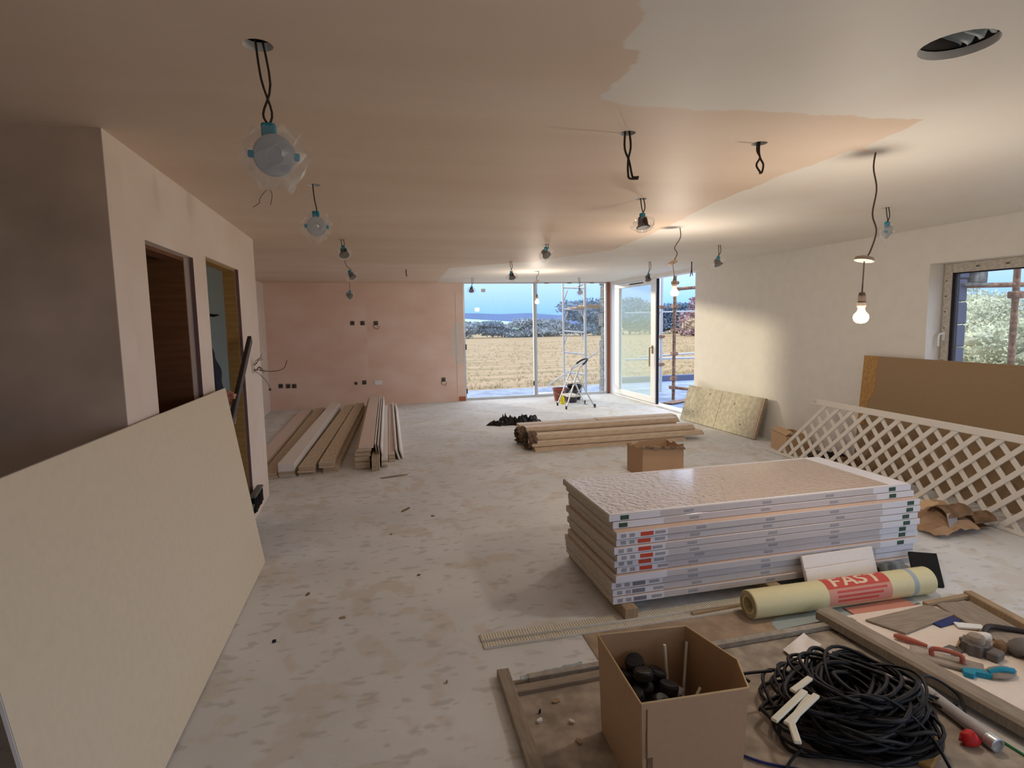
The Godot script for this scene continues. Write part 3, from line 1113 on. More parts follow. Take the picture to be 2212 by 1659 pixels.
func build_board_stack():
	var y0 := 0.07
	var th := 0.04
	var offs := [[0.0, 0.0], [0.0, -0.012], [-0.005, -0.012], [0.012, 0.002], [0.03, -0.018], [0.012, -0.01], [0.018, 0.004], [0.0, 0.004], [0.02, -0.002], [0.016, 0.0], [0.02, -0.05], [0.0, -0.055]]
	var kinds := ["grey", "grey", "grey", "plain", "orange", "orange", "orange", "orange", "orange", "orange", "green", "green"]
	var full := [Vector3(2.0, th - 0.002, 0.77)]
	var body := box_mesh(full[0], 0.003)
	var face := box_mesh(Vector3(1.99, 0.0015, 0.76), 0.0005)
	var tape := box_mesh(Vector3(0.3, th - 0.006, 0.002), 0.0004)
	var rtape := box_mesh(Vector3(0.28, th - 0.006, 0.002), 0.0004)
	var lab := box_mesh(Vector3(0.075, 0.022, 0.002), 0.0004)
	var glab := box_mesh(Vector3(0.05, 0.024, 0.002), 0.0004)
	var pr := box_mesh(Vector3(0.06, 0.016, 0.0014), 0.0003)
	var small := box_mesh(Vector3(0.03, 0.02, 0.0014), 0.0003)
	var cut := box_mesh(Vector3(0.002, th - 0.006, 0.76), 0.0004)
	for k in 12:
		var top: int = 11 - k
		var wrapped: bool = k >= 10
		var lbl := {"grey": "plasterboard with grey end label, %s of the stack", "plain": "plasterboard with unlabelled white end, %s of the stack", "orange": "plasterboard with orange end label, %s of the stack", "green": "film-wrapped plasterboard with dark green end marks, %s of the stack"}
		var t := thing("plasterboard", lbl[kinds[k]] % ORD[top], "plasterboard", Vector3(2.22 + offs[k][0], y0 + th * k, -3.185 + offs[k][1]), jit(0.004), "plasterboards in the stack")
		var fz := 0.385
		inst("core", body, M.board_edge, t, lay(Vector3(0, th / 2, 0)))
		inst("face", face, M.wrapped_face if wrapped else M.board_face, t, lay(Vector3(0, th - 0.0008, 0)))
		inst("end_face", cut, M.board_end, t, lay(Vector3(-1.0005, th / 2, 0)))
		var lt := inst("end_tape", tape, M.tape_white, t, lay(Vector3(-0.85, th / 2, fz)))
		var rt := inst("end_tape", rtape, M.tape_white, t, lay(Vector3(0.86, th / 2, fz)))
		if kinds[k] == "orange":
			inst("orange_label", lab, M.label_orange, lt, lay(Vector3(0.02 + jit(0.01), 0, 0.0012)))
		elif kinds[k] == "grey":
			inst("grey_label", lab, M.label_grey, lt, lay(Vector3(0.01 + jit(0.01), 0, 0.0012)))
		elif kinds[k] == "green":
			inst("green_mark", glab, M.label_green, lt, lay(Vector3(-0.09 + 0.03 * (k - 10), 0, 0.0012)))
			inst("green_mark", glab, M.label_green, rt, lay(Vector3(-0.02 + 0.02 * (k - 10), 0, 0.0012)))
		if k >= 3 and k < 10:
			inst("green_mark", glab, M.label_green, rt, lay(Vector3(0.07 - 0.01 * (9 - k), 0, 0.0012)))
		if kinds[k] != "plain" and k < 10:
			inst("print", small, M.print_grey, lt, lay(Vector3(-0.11, 0, 0.0012)))
			inst("print", small, M.print_grey, lt, lay(Vector3(-0.06, 0, 0.0012)))
			inst("print", pr, M.print_grey, lt, lay(Vector3(0.11 + jit(0.01), 0, 0.0012)))
		for x in [-0.52, -0.05, 0.4]:
			inst("print", pr, M.print_grey, t, lay(Vector3(x + jit(0.03), th / 2, fz)))
		if k == 11:
			for e in [[Vector3(0, th + 0.0002, 0.372), Vector3(1.99, 0.0012, 0.022)], [Vector3(0, th + 0.0002, -0.372), Vector3(1.99, 0.0012, 0.022)], [Vector3(-0.988, th + 0.0002, 0), Vector3(0.014, 0.0012, 0.74)], [Vector3(0.93, th + 0.0003, 0), Vector3(0.13, 0.0012, 0.74)]]:
				inst("edge_tape", box_mesh(e[1], 0.0003), M.tape_white, t, lay(e[0]))
	for p in [[1.3, "left hand timber bearer under the plasterboard stack"], [2.2, "middle timber bearer under the plasterboard stack"], [3.1, "right hand timber bearer under the plasterboard stack"]]:
		var s := new_st()
		box(s, Vector3(0, 0.035, 0), Vector3(0.075, 0.07, 0.9), 0.003)
		single("timber_bearer", s, M.oldwood_z, p[1], "timber", Vector3(p[0], 0, -3.19), 0, "bearers under the plasterboards")

func build_brown_board():
	var t := thing("fibreboard_panel", "long brown fibreboard panel leaning on the right wall behind the trellis", "board")
	framed(t, Vector3(4.925, 0, -5.045), Vector3(0, 0, 1), Vector3(0.085, 1.17, 0))
	var f := 1.0 if t.transform.basis.z.x < 0 else -1.0
	var s := new_st()
	box(s, Vector3(1.25, 0.587, 0), Vector3(2.5, 1.174, 0.018), 0.002)
	obj("sheet", s, M.brown_board, t)
	s = new_st()
	var poly: PackedVector2Array = [Vector2(0.002, 0.45), Vector2(0.09, 0.47), Vector2(0.085, 0.56), Vector2(0.1, 0.72), Vector2(0.16, 0.78), Vector2(0.175, 0.9), Vector2(0.165, 1.05), Vector2(0.18, 1.172), Vector2(0.002, 1.172)]
	extrude(s, poly, 0.0085 * f, 0.0105 * f)
	obj("torn_face", s, M.torn_fibre, t)

func build_shutter_board():
	var t := thing("shuttering_board", "stained cement-grey shuttering board leaning on the right wall by the door", "board")
	framed(t, Vector3(4.765, 0.006, -8.3), Vector3(0.06, 0, 1.76), Vector3(0.15, 0.505, -0.05))
	var f := 1.0 if t.transform.basis.z.x < 0 else -1.0
	var s := new_st()
	box(s, Vector3(0.44, 0.275, 0), Vector3(0.876, 0.55, 0.03), 0.003)
	obj("panel", s, M.shutter, t)
	s = new_st()
	box(s, Vector3(1.32, 0.275, 0), Vector3(0.876, 0.55, 0.03), 0.003)
	obj("panel", s, M.shutter, t)
	s = new_st()
	box(s, Vector3(1.71, 0.275, 0.0165 * f), Vector3(0.05, 0.53, 0.006), 0.002)
	obj("edge_batten", s, M.pine_tan, t)
	s = new_st()
	box(s, Vector3(1.766, 0.275, -0.002), Vector3(0.012, 0.55, 0.034), 0.002)
	obj("end_batten", s, M.oldwood, t)
	s = new_st()
	for p in [[0.3, 0.16], [1.42, 0.14], [1.2, 0.4], [0.6, 0.47]]: box(s, Vector3(p[0], p[1], 0.0152 * f), Vector3(0.018, 0.022, 0.001))
	obj("hole", s, M.gasket, t)

func build_trellis():
	var t := thing("trellis_panel", "white diamond trellis panel propped in front of the brown board", "trellis")
	framed(t, Vector3(4.585, 0.014, -5.998), Vector3(-0.0377, 0, 0.9993), Vector3(0.138, 0.9904, 0.0052))
	var f := 1.0 if t.transform.basis.z.x < 0 else -1.0
	var s := new_st()
	box(s, Vector3(2.18, 0.665, 0.004 * f), Vector3(3.06, 0.06, 0.032), 0.004)
	obj("top_rail", s, M.trellis, t)
	s = new_st()
	box(s, Vector3(1.85, 0.0, 0.004 * f), Vector3(3.7, 0.028, 0.026), 0.003)
	obj("bottom_rail", s, M.trellis, t)
	var h := 0.655
	var full := box_mesh(Vector3(0.04, h * sqrt(2.0), 0.011), 0.002)
	for k in 16:
		var x := 0.22 + 0.182 * k
		inst("front_slat", full, M.trellis, t, Transform3D(Basis(Vector3(0, 0, 1), -PI / 4), Vector3(x + h / 2, h / 2, 0.007 * f)))
	for k in range(2, 21):
		var b := 0.182 * k
		var up: float = min(h, (b - 0.22) / 2)
		var m := full if up == h else box_mesh(Vector3(0.04, up * sqrt(2.0), 0.011), 0.002)
		inst("back_slat", m, M.trellis, t, Transform3D(Basis(Vector3(0, 0, 1), PI / 4), Vector3(b - up / 2, up / 2, -0.005 * f)))
	s = new_st()
	box(s, Vector3(0.7, 0.67, 0.0215 * f), Vector3(0.07, 0.04, 0.003), 0.001)
	obj("clear_tape", s, M.film, t)
	# what the panel leans on
	s = new_st()
	box(s, Vector3(0, 0.3, 0), Vector3(0.22, 0.6, 0.05), 0.004)
	single("support_block", s, M.brown_board, "brown offcut propped between the trellis and the brown board", "offcut", Vector3(4.78, 0, -2.75))

# one plank lying along its near and far end points
func plank(called: String, label: String, m: Material, near: Vector2, far: Vector2, y: float, w: float, th: float, group: String, roll := 0.0, bev := 0.002):
	var a := Vector3(near.x, y, near.y)
	var b := Vector3(far.x, y, far.y)
	var d := b - a
	var o := single(called, _plank_st(d.length(), w, th, bev, roll), m, label, "board", (a + b) / 2, atan2(-d.z, d.x), group)
	return o

func _plank_st(l: float, w: float, th: float, bev: float, roll: float) -> SurfaceTool:
	var s := new_st()
	var h: float = th if abs(roll) < 0.5 else w
	box(s, Vector3.ZERO, Vector3(l, th, w), bev, Transform3D(Basis(Vector3.RIGHT, roll), Vector3(0, h / 2, 0)))
	return s

func build_left_timber():
	# stack: [name, near x, z, far x, z, width, list of [thickness, material, dx near]]
	var g := "boards stacked by the pink wall"
	var stacks := [
		["in the stack half hidden by the doorway wall", -1.265, -6.55, -1.14, -11.35, 0.17, [[0.03, "primed_pink", 0.0], [0.03, "mdf", 0.01]]],
		["in the second stack from the doorway wall", -1.07, -6.45, -0.9, -11.45, 0.16, [[0.025, "pine_tan", 0.0], [0.025, "pine_tan", 0.01]]],
		["in the stack topped by a thick white board", -0.89, -6.48, -0.62, -11.3, 0.165, [[0.09, "primed", 0.0], [0.02, "pine_tan", -0.004], [0.02, "pine_tan", 0.0], [0.02, "primed", 0.004]]],
		["in the low tan stack right of the thick white board", -0.69, -6.46, -0.37, -11.2, 0.165, [[0.02, "pine_tan", 0.0], [0.02, "pine_tan", 0.004], [0.02, "mdf", -0.006], [0.02, "pine_tan", 0.0], [0.02, "pine_tan", 0.0]]],
		["in the stepped tan stack left of the tall pile", -0.45, -6.52, -0.14, -11.25, 0.155, [[0.022, "pine_tan", -0.04], [0.02, "pine_tan", -0.04], [0.02, "mdf", -0.04], [0.02, "pine_tan", 0.0], [0.02, "pine_tan", 0.0], [0.02, "pine_tan", 0.0]]],
		["in the tall pile of boards", -0.11, -6.56, 0.04, -11.15, 0.16, [[0.035, "primed_pink", 0.045], [0.03, "pine_tan", 0.02], [0.022, "pine_tan", 0.0], [0.02, "mdf", 0.0], [0.02, "pine_tan", 0.01], [0.02, "pine_tan", -0.005], [0.02, "pine_tan", 0.0], [0.02, "mdf", 0.005], [0.02, "pine_tan", 0.0], [0.02, "pine_tan", 0.0], [0.02, "pine_tan", 0.0], [0.02, "pine_tan", 0.0]]]]
	for st in stacks:
		var n: int = st[6].size()
		var y := 0.0
		for k in range(n - 1, -1, -1):
			var p: Array = st[6][k]
			var dx: float = p[2]
			plank("skirting_board", "%s board %s" % [ORD[k], st[0]], M[p[1]], Vector2(st[1] + dx, st[2] + jit(0.02)), Vector2(st[3] + dx, st[4] + jit(0.05)), y, st[5], p[0] - 0.001, g)
			y += p[0]
	# boards standing on edge beside the tall pile
	for k in 5:
		plank("edge_board", "%s tan board standing on edge against the tall pile" % ["first", "second", "third", "fourth", "fifth"][k], M.pine_tan, Vector2(-0.004 + k * 0.0175, -6.42 - 0.008 * k), Vector2(0.144 + k * 0.0175, -11.0 - 0.008 * k), 0.0, 0.15, 0.014, "boards on edge beside the tall pile", PI / 2)
	var ww := [[0.02, 0.15, 0.155], [0.052, 0.15, 0.135], [0.085, 0.15, 0.12]]
	for k in 3:
		plank("white_skirting", "%s white skirting board leaning on top of the edge boards" % ["first", "second", "third"][k], M.primed, Vector2(0.04 + k * 0.03, -6.7 + 0.06 * k), Vector2(0.19 + k * 0.03, -11.05), 0.152 - 0.004 * k, 0.11, 0.015, "white skirting boards at the right of the pile", PI / 2 - 0.12)
	for k in 4:
		plank("white_skirting", "%s short white skirting lying flat below the leaning ones" % ["top", "second", "third", "lowest"][k], M.primed if k % 2 == 0 else M.mdf, Vector2(0.128, -6.5 - 0.03 * k), Vector2(0.272, -10.8), 0.098 - 0.032 * k, 0.07, 0.028, "white skirting boards at the right of the pile")
	for k in 3:
		plank("white_skirting", "%s flat board of the low stack at the right end" % ["top", "middle", "lowest"][k], M.primed_pink if k == 0 else M.pine_tan, Vector2(0.215, -6.85 + 0.02 * k), Vector2(0.36, -11.0), 0.07 - 0.035 * k, 0.075, 0.033, "white skirting boards at the right of the pile")
	for k in 2:
		plank("white_skirting", "%s white skirting leaning at the right end of the boards" % ["inner", "outermost"][k], M.primed, Vector2(0.285 + 0.05 * k, -6.9 - 0.05 * k), Vector2(0.425 + 0.05 * k, -11.1), 0.0, 0.14 - 0.02 * k, 0.018, "white skirting boards at the right of the pile", PI / 2 - 0.3)

func build_centre_timber():
	# pine mouldings lying along x: [x0, x1, y, z, name]
	var prof: PackedVector2Array = [Vector2(-0.1, 0.0), Vector2(0.1, 0.0), Vector2(0.1, 0.02), Vector2(0.092, 0.024), Vector2(0.09, 0.03), Vector2(0.074, 0.034), Vector2(0.068, 0.044), Vector2(0.054, 0.052), Vector2(0.04, 0.055), Vector2(-0.1, 0.055)]
	var l := [
		[1.93, 3.98, 0.0, -6.88, "lowest front pine moulding of the centre pile"],
		[1.93, 4.0, 0.0, -7.1, "lowest middle pine moulding of the centre pile"],
		[1.92, 4.05, 0.0, -7.32, "lowest rear pine moulding of the centre pile"],
		[1.9, 4.25, 0.059, -6.9, "second layer front pine moulding, longest of the centre pile"],
		[1.93, 4.02, 0.059, -7.12, "second layer middle pine moulding of the centre pile"],
		[1.92, 4.1, 0.059, -7.34, "second layer rear pine moulding of the centre pile"],
		[1.98, 4.18, 0.118, -7.01, "third layer front pine moulding with white glossy top"],
		[1.93, 4.05, 0.118, -7.225, "third layer middle pine moulding of the centre pile"],
		[1.91, 4.15, 0.118, -7.44, "third layer rear pine moulding of the centre pile"],
		[1.93, 4.1, 0.177, -7.26, "fourth layer front pine moulding of the centre pile"],
		[1.9, 3.0, 0.177, -7.47, "short fourth layer rear pine moulding of the centre pile"],
		[3.02, 4.2, 0.177, -7.49, "topmost pine moulding at the back of the centre pile"]]
	for k in l.size():
		var p: Array = l[k]
		var s := new_st()
		extrude(s, prof, -(p[1] - p[0]) / 2, (p[1] - p[0]) / 2, Transform3D(Basis(Vector3.UP, -PI / 2), Vector3.ZERO))
		single("pine_moulding", s, M.pine, p[4], "moulding", Vector3((p[0] + p[1]) / 2, p[2], p[3]), jit(0.008) + 0.004, "pine mouldings in the centre pile")
	for k in 2:
		var c := Vector3(1.9, 0.0, -7.3) if k == 0 else Vector3(1.93, 0.0, -6.95)
		var s := new_st()
		var n := FastNoiseLite.new()
		n.seed = 60 + k
		n.frequency = 0.5
		var f := func(u, v):
			var a: float = TAU * u
			var rr := 0.13 + 0.03 * n.get_noise_2d(u * 40, v * 30)
			var y: float = 0.12 + sin(a) * rr * 0.78
			return Vector3(-0.07 + 0.12 * v + 0.05 * n.get_noise_2d(v * 50 + 90, u * 60), max(y, 0.003), cos(a) * rr)
		sheet(s, f, 28, 8, 0.003, false)
		single("torn_wrapping", s, M.torn_wrap, "torn brown wrapping sleeve on the %s left ends of the mouldings" % ["rear", "front"][k], "wrapping", c)

# ---------------------------------------------------------------- hanging fittings
# a downlight hanging from its cable, still in its plastic bag
func downlight(label: String, x: float, z: float, drop: float, dx: float, face: float, tilt: float, kind: int, twin := true, sc := 1.0):
	var t := thing("hanging_downlight", label, "downlight", Vector3(x, H, z), 0, "bagged downlights hanging from the ceiling")
	var top := Vector3(dx * 0.6, -drop + 0.07 * sc, 0.0)
	var s := new_st()
	tube(s, curve([Vector3(-0.008, 0.04, 0), Vector3(-0.002 + dx * 0.2, -drop * 0.3, 0.004), Vector3(dx * 0.8 + 0.006, -drop * 0.6, 0), top], 12), 0.0035, 6)
	if twin:
		tube(s, curve([Vector3(0.008, 0.04, 0), Vector3(0.022 + dx * 0.2, -drop * 0.35, 0.006), Vector3(dx * 0.5 - 0.01, -drop * 0.62, 0), top + Vector3(0.004, 0, 0)], 12), 0.0035, 6)
	obj("cable", s, M.cable, t)
	var xf := Transform3D(Basis.from_euler(Vector3(tilt, face, 0)) * Basis.from_scale(Vector3.ONE * sc), Vector3(dx, -drop, 0))
	s = new_st()
	box(s, top + Vector3(0, -0.018 * sc, 0), Vector3(0.034, 0.046, 0.026) * sc, 0.004)
	obj("connector", s, M.teal, t)
	# lamp body: axis along local z, lens towards +z
	var ax := xf * Transform3D(Basis(Vector3.RIGHT, PI / 2), Vector3.ZERO)
	s = new_st()
	if kind == 0:
		lathe(s, [[0.0, -0.025], [0.036, -0.025], [0.042, 0.0], [0.05, 0.003], [0.05, 0.011], [0.045, 0.013]], 24, ax)
	else:
		lathe(s, [[0.0, -0.05], [0.028, -0.05], [0.034, -0.01], [0.034, 0.012], [0.046, 0.014], [0.046, 0.02], [0.04, 0.022]], 20, ax)
	var body := obj("body", s, M.led_grey if kind == 0 else M.lamp_black, t)
	s = new_st()
	if kind == 0:
		lathe(s, [[0.045, 0.013], [0.02, 0.016], [0.018, 0.014], [0.0, 0.015]], 24, ax)
	else:
		lathe(s, [[0.04, 0.022], [0.03, 0.01], [0.0, 0.008]], 20, ax)
	obj("lens", s, M.led_grey if kind == 0 else (M.lens_white if kind == 2 else M.tool_grey), body)
	if kind == 0:
		for k in [-1, 1]:
			s = new_st()
			box(s, Vector3(k * 0.052, 0.0, 0.004), Vector3(0.016, 0.018, 0.02), 0.003, xf)
			obj("spring_clip", s, M.teal, body)
	# thin crumpled bag
	var n := FastNoiseLite.new()
	n.seed = int(abs(x * 977 + z * 331))
	n.frequency = 0.9
	var f := func(u, v):
		var a: float = TAU * u
		var rr := (0.028 + 0.036 * sin(PI * clampf(v * 0.9 + 0.1, 0, 1))) * (1.0 + 0.55 * n.get_noise_2d(cos(a) * 3, v * 5 + sin(a) * 3)) * sc
		return xf * Vector3(cos(a) * rr * 1.1 / sc, (0.065 - 0.145 * v + 0.03 * n.get_noise_2d(u * 9, 4)), sin(a) * rr * 0.7 / sc)
	s = new_st()
	sheet(s, f, 18, 9, 0.0008, false)
	obj("plastic_bag", s, M.bag, t)

func bare_cable(label: String, x: float, z: float, strands: Array, m: Material, r := 0.004):
	var t := thing("bare_cable", label, "cable", Vector3(x, H, z), 0, "bare cables hanging from the ceiling")
	for p in strands:
		var s := new_st()
		tube(s, curve(p, 18), r, 6)
		obj("strand", s, m, t)

func pendant(label: String, x: float, z: float, path: Array, rose_at: Vector3, bulb_at: Vector3, energy: float, tilt: float):
	var t := thing("bulb_pendant", label, "pendant lamp", Vector3(x, H, z), 0, "temporary bulbs hanging on cables")
	var s := new_st()
	tube(s, curve(path, 26), 0.004, 6)
	tube(s, [Vector3(0, 0.03, 0), Vector3(0, 0.0, 0)], 0.008, 8)
	obj("cable", s, M.cable_grey, t)
	s = new_st()
	var rx := Transform3D(Basis.from_euler(Vector3(0, 0, tilt)), rose_at)
	lathe(s, [[0.0, 0.014], [0.02, 0.014], [0.042, 0.006], [0.044, -0.01], [0.0, -0.012]], 20, rx)
	obj("ceiling_rose", s, M.rose, t)
	s = new_st()
	tube(s, [rose_at + Vector3(0, -0.01, 0), Vector3(bulb_at.x, bulb_at.y + 0.11, bulb_at.z)], 0.0035, 6)
	obj("flex", s, M.cable_grey, t)
	s = new_st()
	lathe(s, [[0.0, 0.118], [0.012, 0.116], [0.017, 0.1], [0.019, 0.07], [0.0205, 0.066], [0.0205, 0.05], [0.015, 0.035], [0.0, 0.035]], 16, Transform3D(Basis(), bulb_at))
	var hold := obj("lamp_holder", s, M.holder, t)
	s = new_st()
	lathe(s, [[0.014, 0.04], [0.019, 0.022], [0.033, 0.006], [0.036, -0.008], [0.031, -0.024], [0.02, -0.034], [0.0, -0.038]], 20, Transform3D(Basis(), bulb_at))
	obj("bulb", s, M.bulb, hold)
	var l := OmniLight3D.new()
	l.name = "bulb_light"
	l.light_color = Color8(255, 240, 224)
	l.light_energy = energy
	l.light_size = 0.05
	l.omni_range = 30.0
	l.omni_attenuation = 2.0
	l.shadow_enabled = true
	l.position = bulb_at + Vector3(0, -0.006, 0)
	t.add_child(l)

func build_lamps():
	pendant("lit bulb hanging low in front of the white wall and window", 2.436, -2.441, [Vector3(0, 0.02, 0), Vector3(-0.012, -0.07, 0), Vector3(0.012, -0.17, 0), Vector3(-0.006, -0.29, 0), Vector3(0.022, -0.37, 0), Vector3(-0.005, -0.46, 0), Vector3(-0.03, -0.5, 0)], Vector3(-0.042, -0.506, 0), Vector3(-0.047, -0.785, 0), BULB, -0.2)
	pendant("lit bulb hanging in front of the open doorway", 2.681, -4.725, [Vector3(0, 0.02, 0), Vector3(0.01, -0.08, 0), Vector3(-0.045, -0.17, 0), Vector3(-0.02, -0.22, 0), Vector3(-0.055, -0.29, 0)], Vector3(-0.063, -0.297, 0), Vector3(-0.042, -0.552, 0), BULB, 0.5)
	pendant("farthest lit bulb hanging in front of the glazing mullion", 2.679, -9.143, [Vector3(0, 0.02, 0), Vector3(0.03, -0.03, 0), Vector3(-0.012, -0.09, 0), Vector3(0.0, -0.15, 0)], Vector3(-0.003, -0.153, 0), Vector3(-0.008, -0.48, 0), BULB, 0.4)
	downlight("nearest bagged round downlight at the upper left", -0.259, -1.843, 0.295, 0.025, 0.15, 0.25, 0, true, 1.15)
	downlight("second bagged downlight in the left row, on one cable", -0.252, -3.554, 0.225, 0.003, 0.2, 0.35, 0, false, 1.1)
	downlight("third bagged downlight in the left row", -0.193, -5.774, 0.125, 0.02, 0.2, 1.0, 1, true)
	downlight("fourth bagged downlight in the left row, on a long bent wire", -0.225, -7.65, 0.19, 0.08, 0.8, 0.9, 1, false)
	downlight("last bagged downlight in the left row, before the pink wall", -0.25, -10.5, 0.3, -0.005, 0.9, 0.6, 1, false, 1.2)
	downlight("black bagged downlight with white lens, hanging upright", 1.782, -3.635, 0.165, 0.015, 0.0, 1.35, 2)
	downlight("small bagged downlight close under the ceiling", 1.838, -5.919, 0.1, -0.004, 0.4, 0.8, 1)
	downlight("bagged downlight above the left glazing pane", 1.876, -7.657, 0.2, 0.022, 0.2, 1.1, 1)
	downlight("bagged downlight at the top left corner of the glazing", 1.871, -10.506, 0.22, -0.02, -0.2, 0.9, 1)
	downlight("bagged downlight in front of the ladder frame", 3.902, -10.546, 0.27, 0.025, 0.3, 0.5, 0)
	downlight("bagged downlight in front of the sliding door leaf", 3.867, -7.622, 0.235, -0.02, 0.2, 1.2, 1)
	downlight("bagged downlight left of the sunlit patch on the white wall", 3.781, -5.819, 0.195, -0.008, 0.3, 1.1, 1)
	downlight("bagged downlight hanging by the top right of the white wall", 3.767, -3.661, 0.175, 0.022, 0.5, 0.4, 0)
	bare_cable("twisted pair of brown cables hanging near the middle of the ceiling", 1.102, -2.38, [[Vector3(-0.008, 0.03, 0), Vector3(-0.012, -0.06, 0), Vector3(0.008, -0.11, 0), Vector3(0.022, -0.17, 0.0), Vector3(0.03, -0.178, 0), Vector3(0.052, -0.176, 0)], [Vector3(0.006, 0.03, 0), Vector3(0.016, -0.05, 0), Vector3(0.004, -0.11, 0), Vector3(0.004, -0.165, 0), Vector3(0.012, -0.184, 0), Vector3(0.05, -0.184, 0)]], M.cable, 0.0045)
	bare_cable("looped brown cable ending in a knot near the paint edge", 1.761, -2.409, [[Vector3(-0.006, 0.03, 0), Vector3(-0.01, -0.03, 0), Vector3(0.006, -0.06, 0), Vector3(-0.012, -0.095, 0), Vector3(0.012, -0.128, 0)], [Vector3(0.004, 0.03, 0), Vector3(0.0, -0.03, 0), Vector3(0.008, -0.065, 0), Vector3(0.024, -0.09, 0), Vector3(0.018, -0.125, 0), Vector3(0.005, -0.13, 0)]], M.cable, 0.0045)
	bare_cable("short dark cable pair hanging at the top of the doorway", 4.502, -7.592, [[Vector3(0, 0.02, 0), Vector3(0.0, -0.1, 0), Vector3(-0.02, -0.2, 0)], [Vector3(0.005, 0.02, 0), Vector3(0.004, -0.1, 0), Vector3(0.018, -0.19, 0)]], M.cable, 0.006)
	bare_cable("thin arched wire stub on the ceiling near the left wall", -0.518, -3.713, [[Vector3(0.01, 0.01, 0), Vector3(-0.01, -0.005, 0), Vector3(-0.045, -0.05, 0), Vector3(-0.05, -0.075, 0), Vector3(-0.085, -0.1, 0)], [Vector3(0.01, 0.01, 0), Vector3(0.022, -0.03, 0), Vector3(0.01, -0.085, 0)]], M.cable_grey, 0.002)
	bare_cable("short cable stub under the far ceiling", 0.597, -8.854, [[Vector3(0, 0.02, 0), Vector3(0.0, -0.05, 0), Vector3(0.008, -0.1, 0)]], M.cable_grey, 0.009)
	# duct seen in the large round cut-out
	var t := thing("ceiling_duct", "pale crumpled duct piece inside the round ceiling hole", "duct", Vector3(1.715, H, -1.446))
	var s := new_st()
	var f := func(u, v):
		return Vector3(-0.05 + 0.13 * u, 0.06 + 0.03 * sin(u * 5.0) + 0.012 * sin(v * 20.0), -0.07 + 0.12 * v + 0.02 * sin(u * 9))
	sheet(s, f, 10, 10, 0.003)
	obj("flap", s, M.bluegrey, t)
	s = new_st()
	lathe(s, [[0.1, 0.0], [0.104, 0.0], [0.104, 0.1], [0.1, 0.1]], 24, Transform3D(Basis(), Vector3(0, 0.03, 0)))
	obj("collar", s, M.tool_grey, t)
	# wires bursting out of the doorway wall
	var w := thing("wall_wires", "bunch of loose wires sticking out of the doorway wall", "wires", Vector3(XL, 1.23, -5.42))
	for k in 7:
		s = new_st()
		var a := jit(0.05)
		tube(s, curve([Vector3(-0.02, 0, 0), Vector3(0.03, 0.02 + a, jit(0.03)), Vector3(0.06, 0.05 + a, jit(0.06)), Vector3(0.08 + jit(0.02), 0.03 + a * 2, jit(0.1))], 8), 0.0025, 5)
		obj("wire", s, M.cable_grey, w)
	s = new_st()
	tube(s, curve([Vector3(0, 0, 0), Vector3(0.08, -0.02, -0.02), Vector3(0.16, -0.03, -0.05), Vector3(0.24, -0.01, -0.08), Vector3(0.27, 0.06, -0.09)], 14), 0.003, 5)
	obj("wire", s, M.cable, w)
	s = new_st()
	tube(s, curve([Vector3(0, -0.01, 0), Vector3(0.05, -0.05, -0.02), Vector3(0.1, -0.12, -0.05), Vector3(0.12, -0.18, -0.06)], 10), 0.0025, 5)
	lathe(s, [[0.0, -0.01], [0.012, -0.005], [0.012, 0.005], [0.0, 0.01]], 10, Transform3D(Basis(Vector3.RIGHT, 1.2), Vector3(0.12, -0.19, -0.06)))
	obj("wire", s, M.cable_grey, w)
	s = new_st()
	box(s, Vector3(0.002, 0, 0), Vector3(0.02, 0.07, 0.07), 0.006)
	obj("back_box", s, M.filler, w)

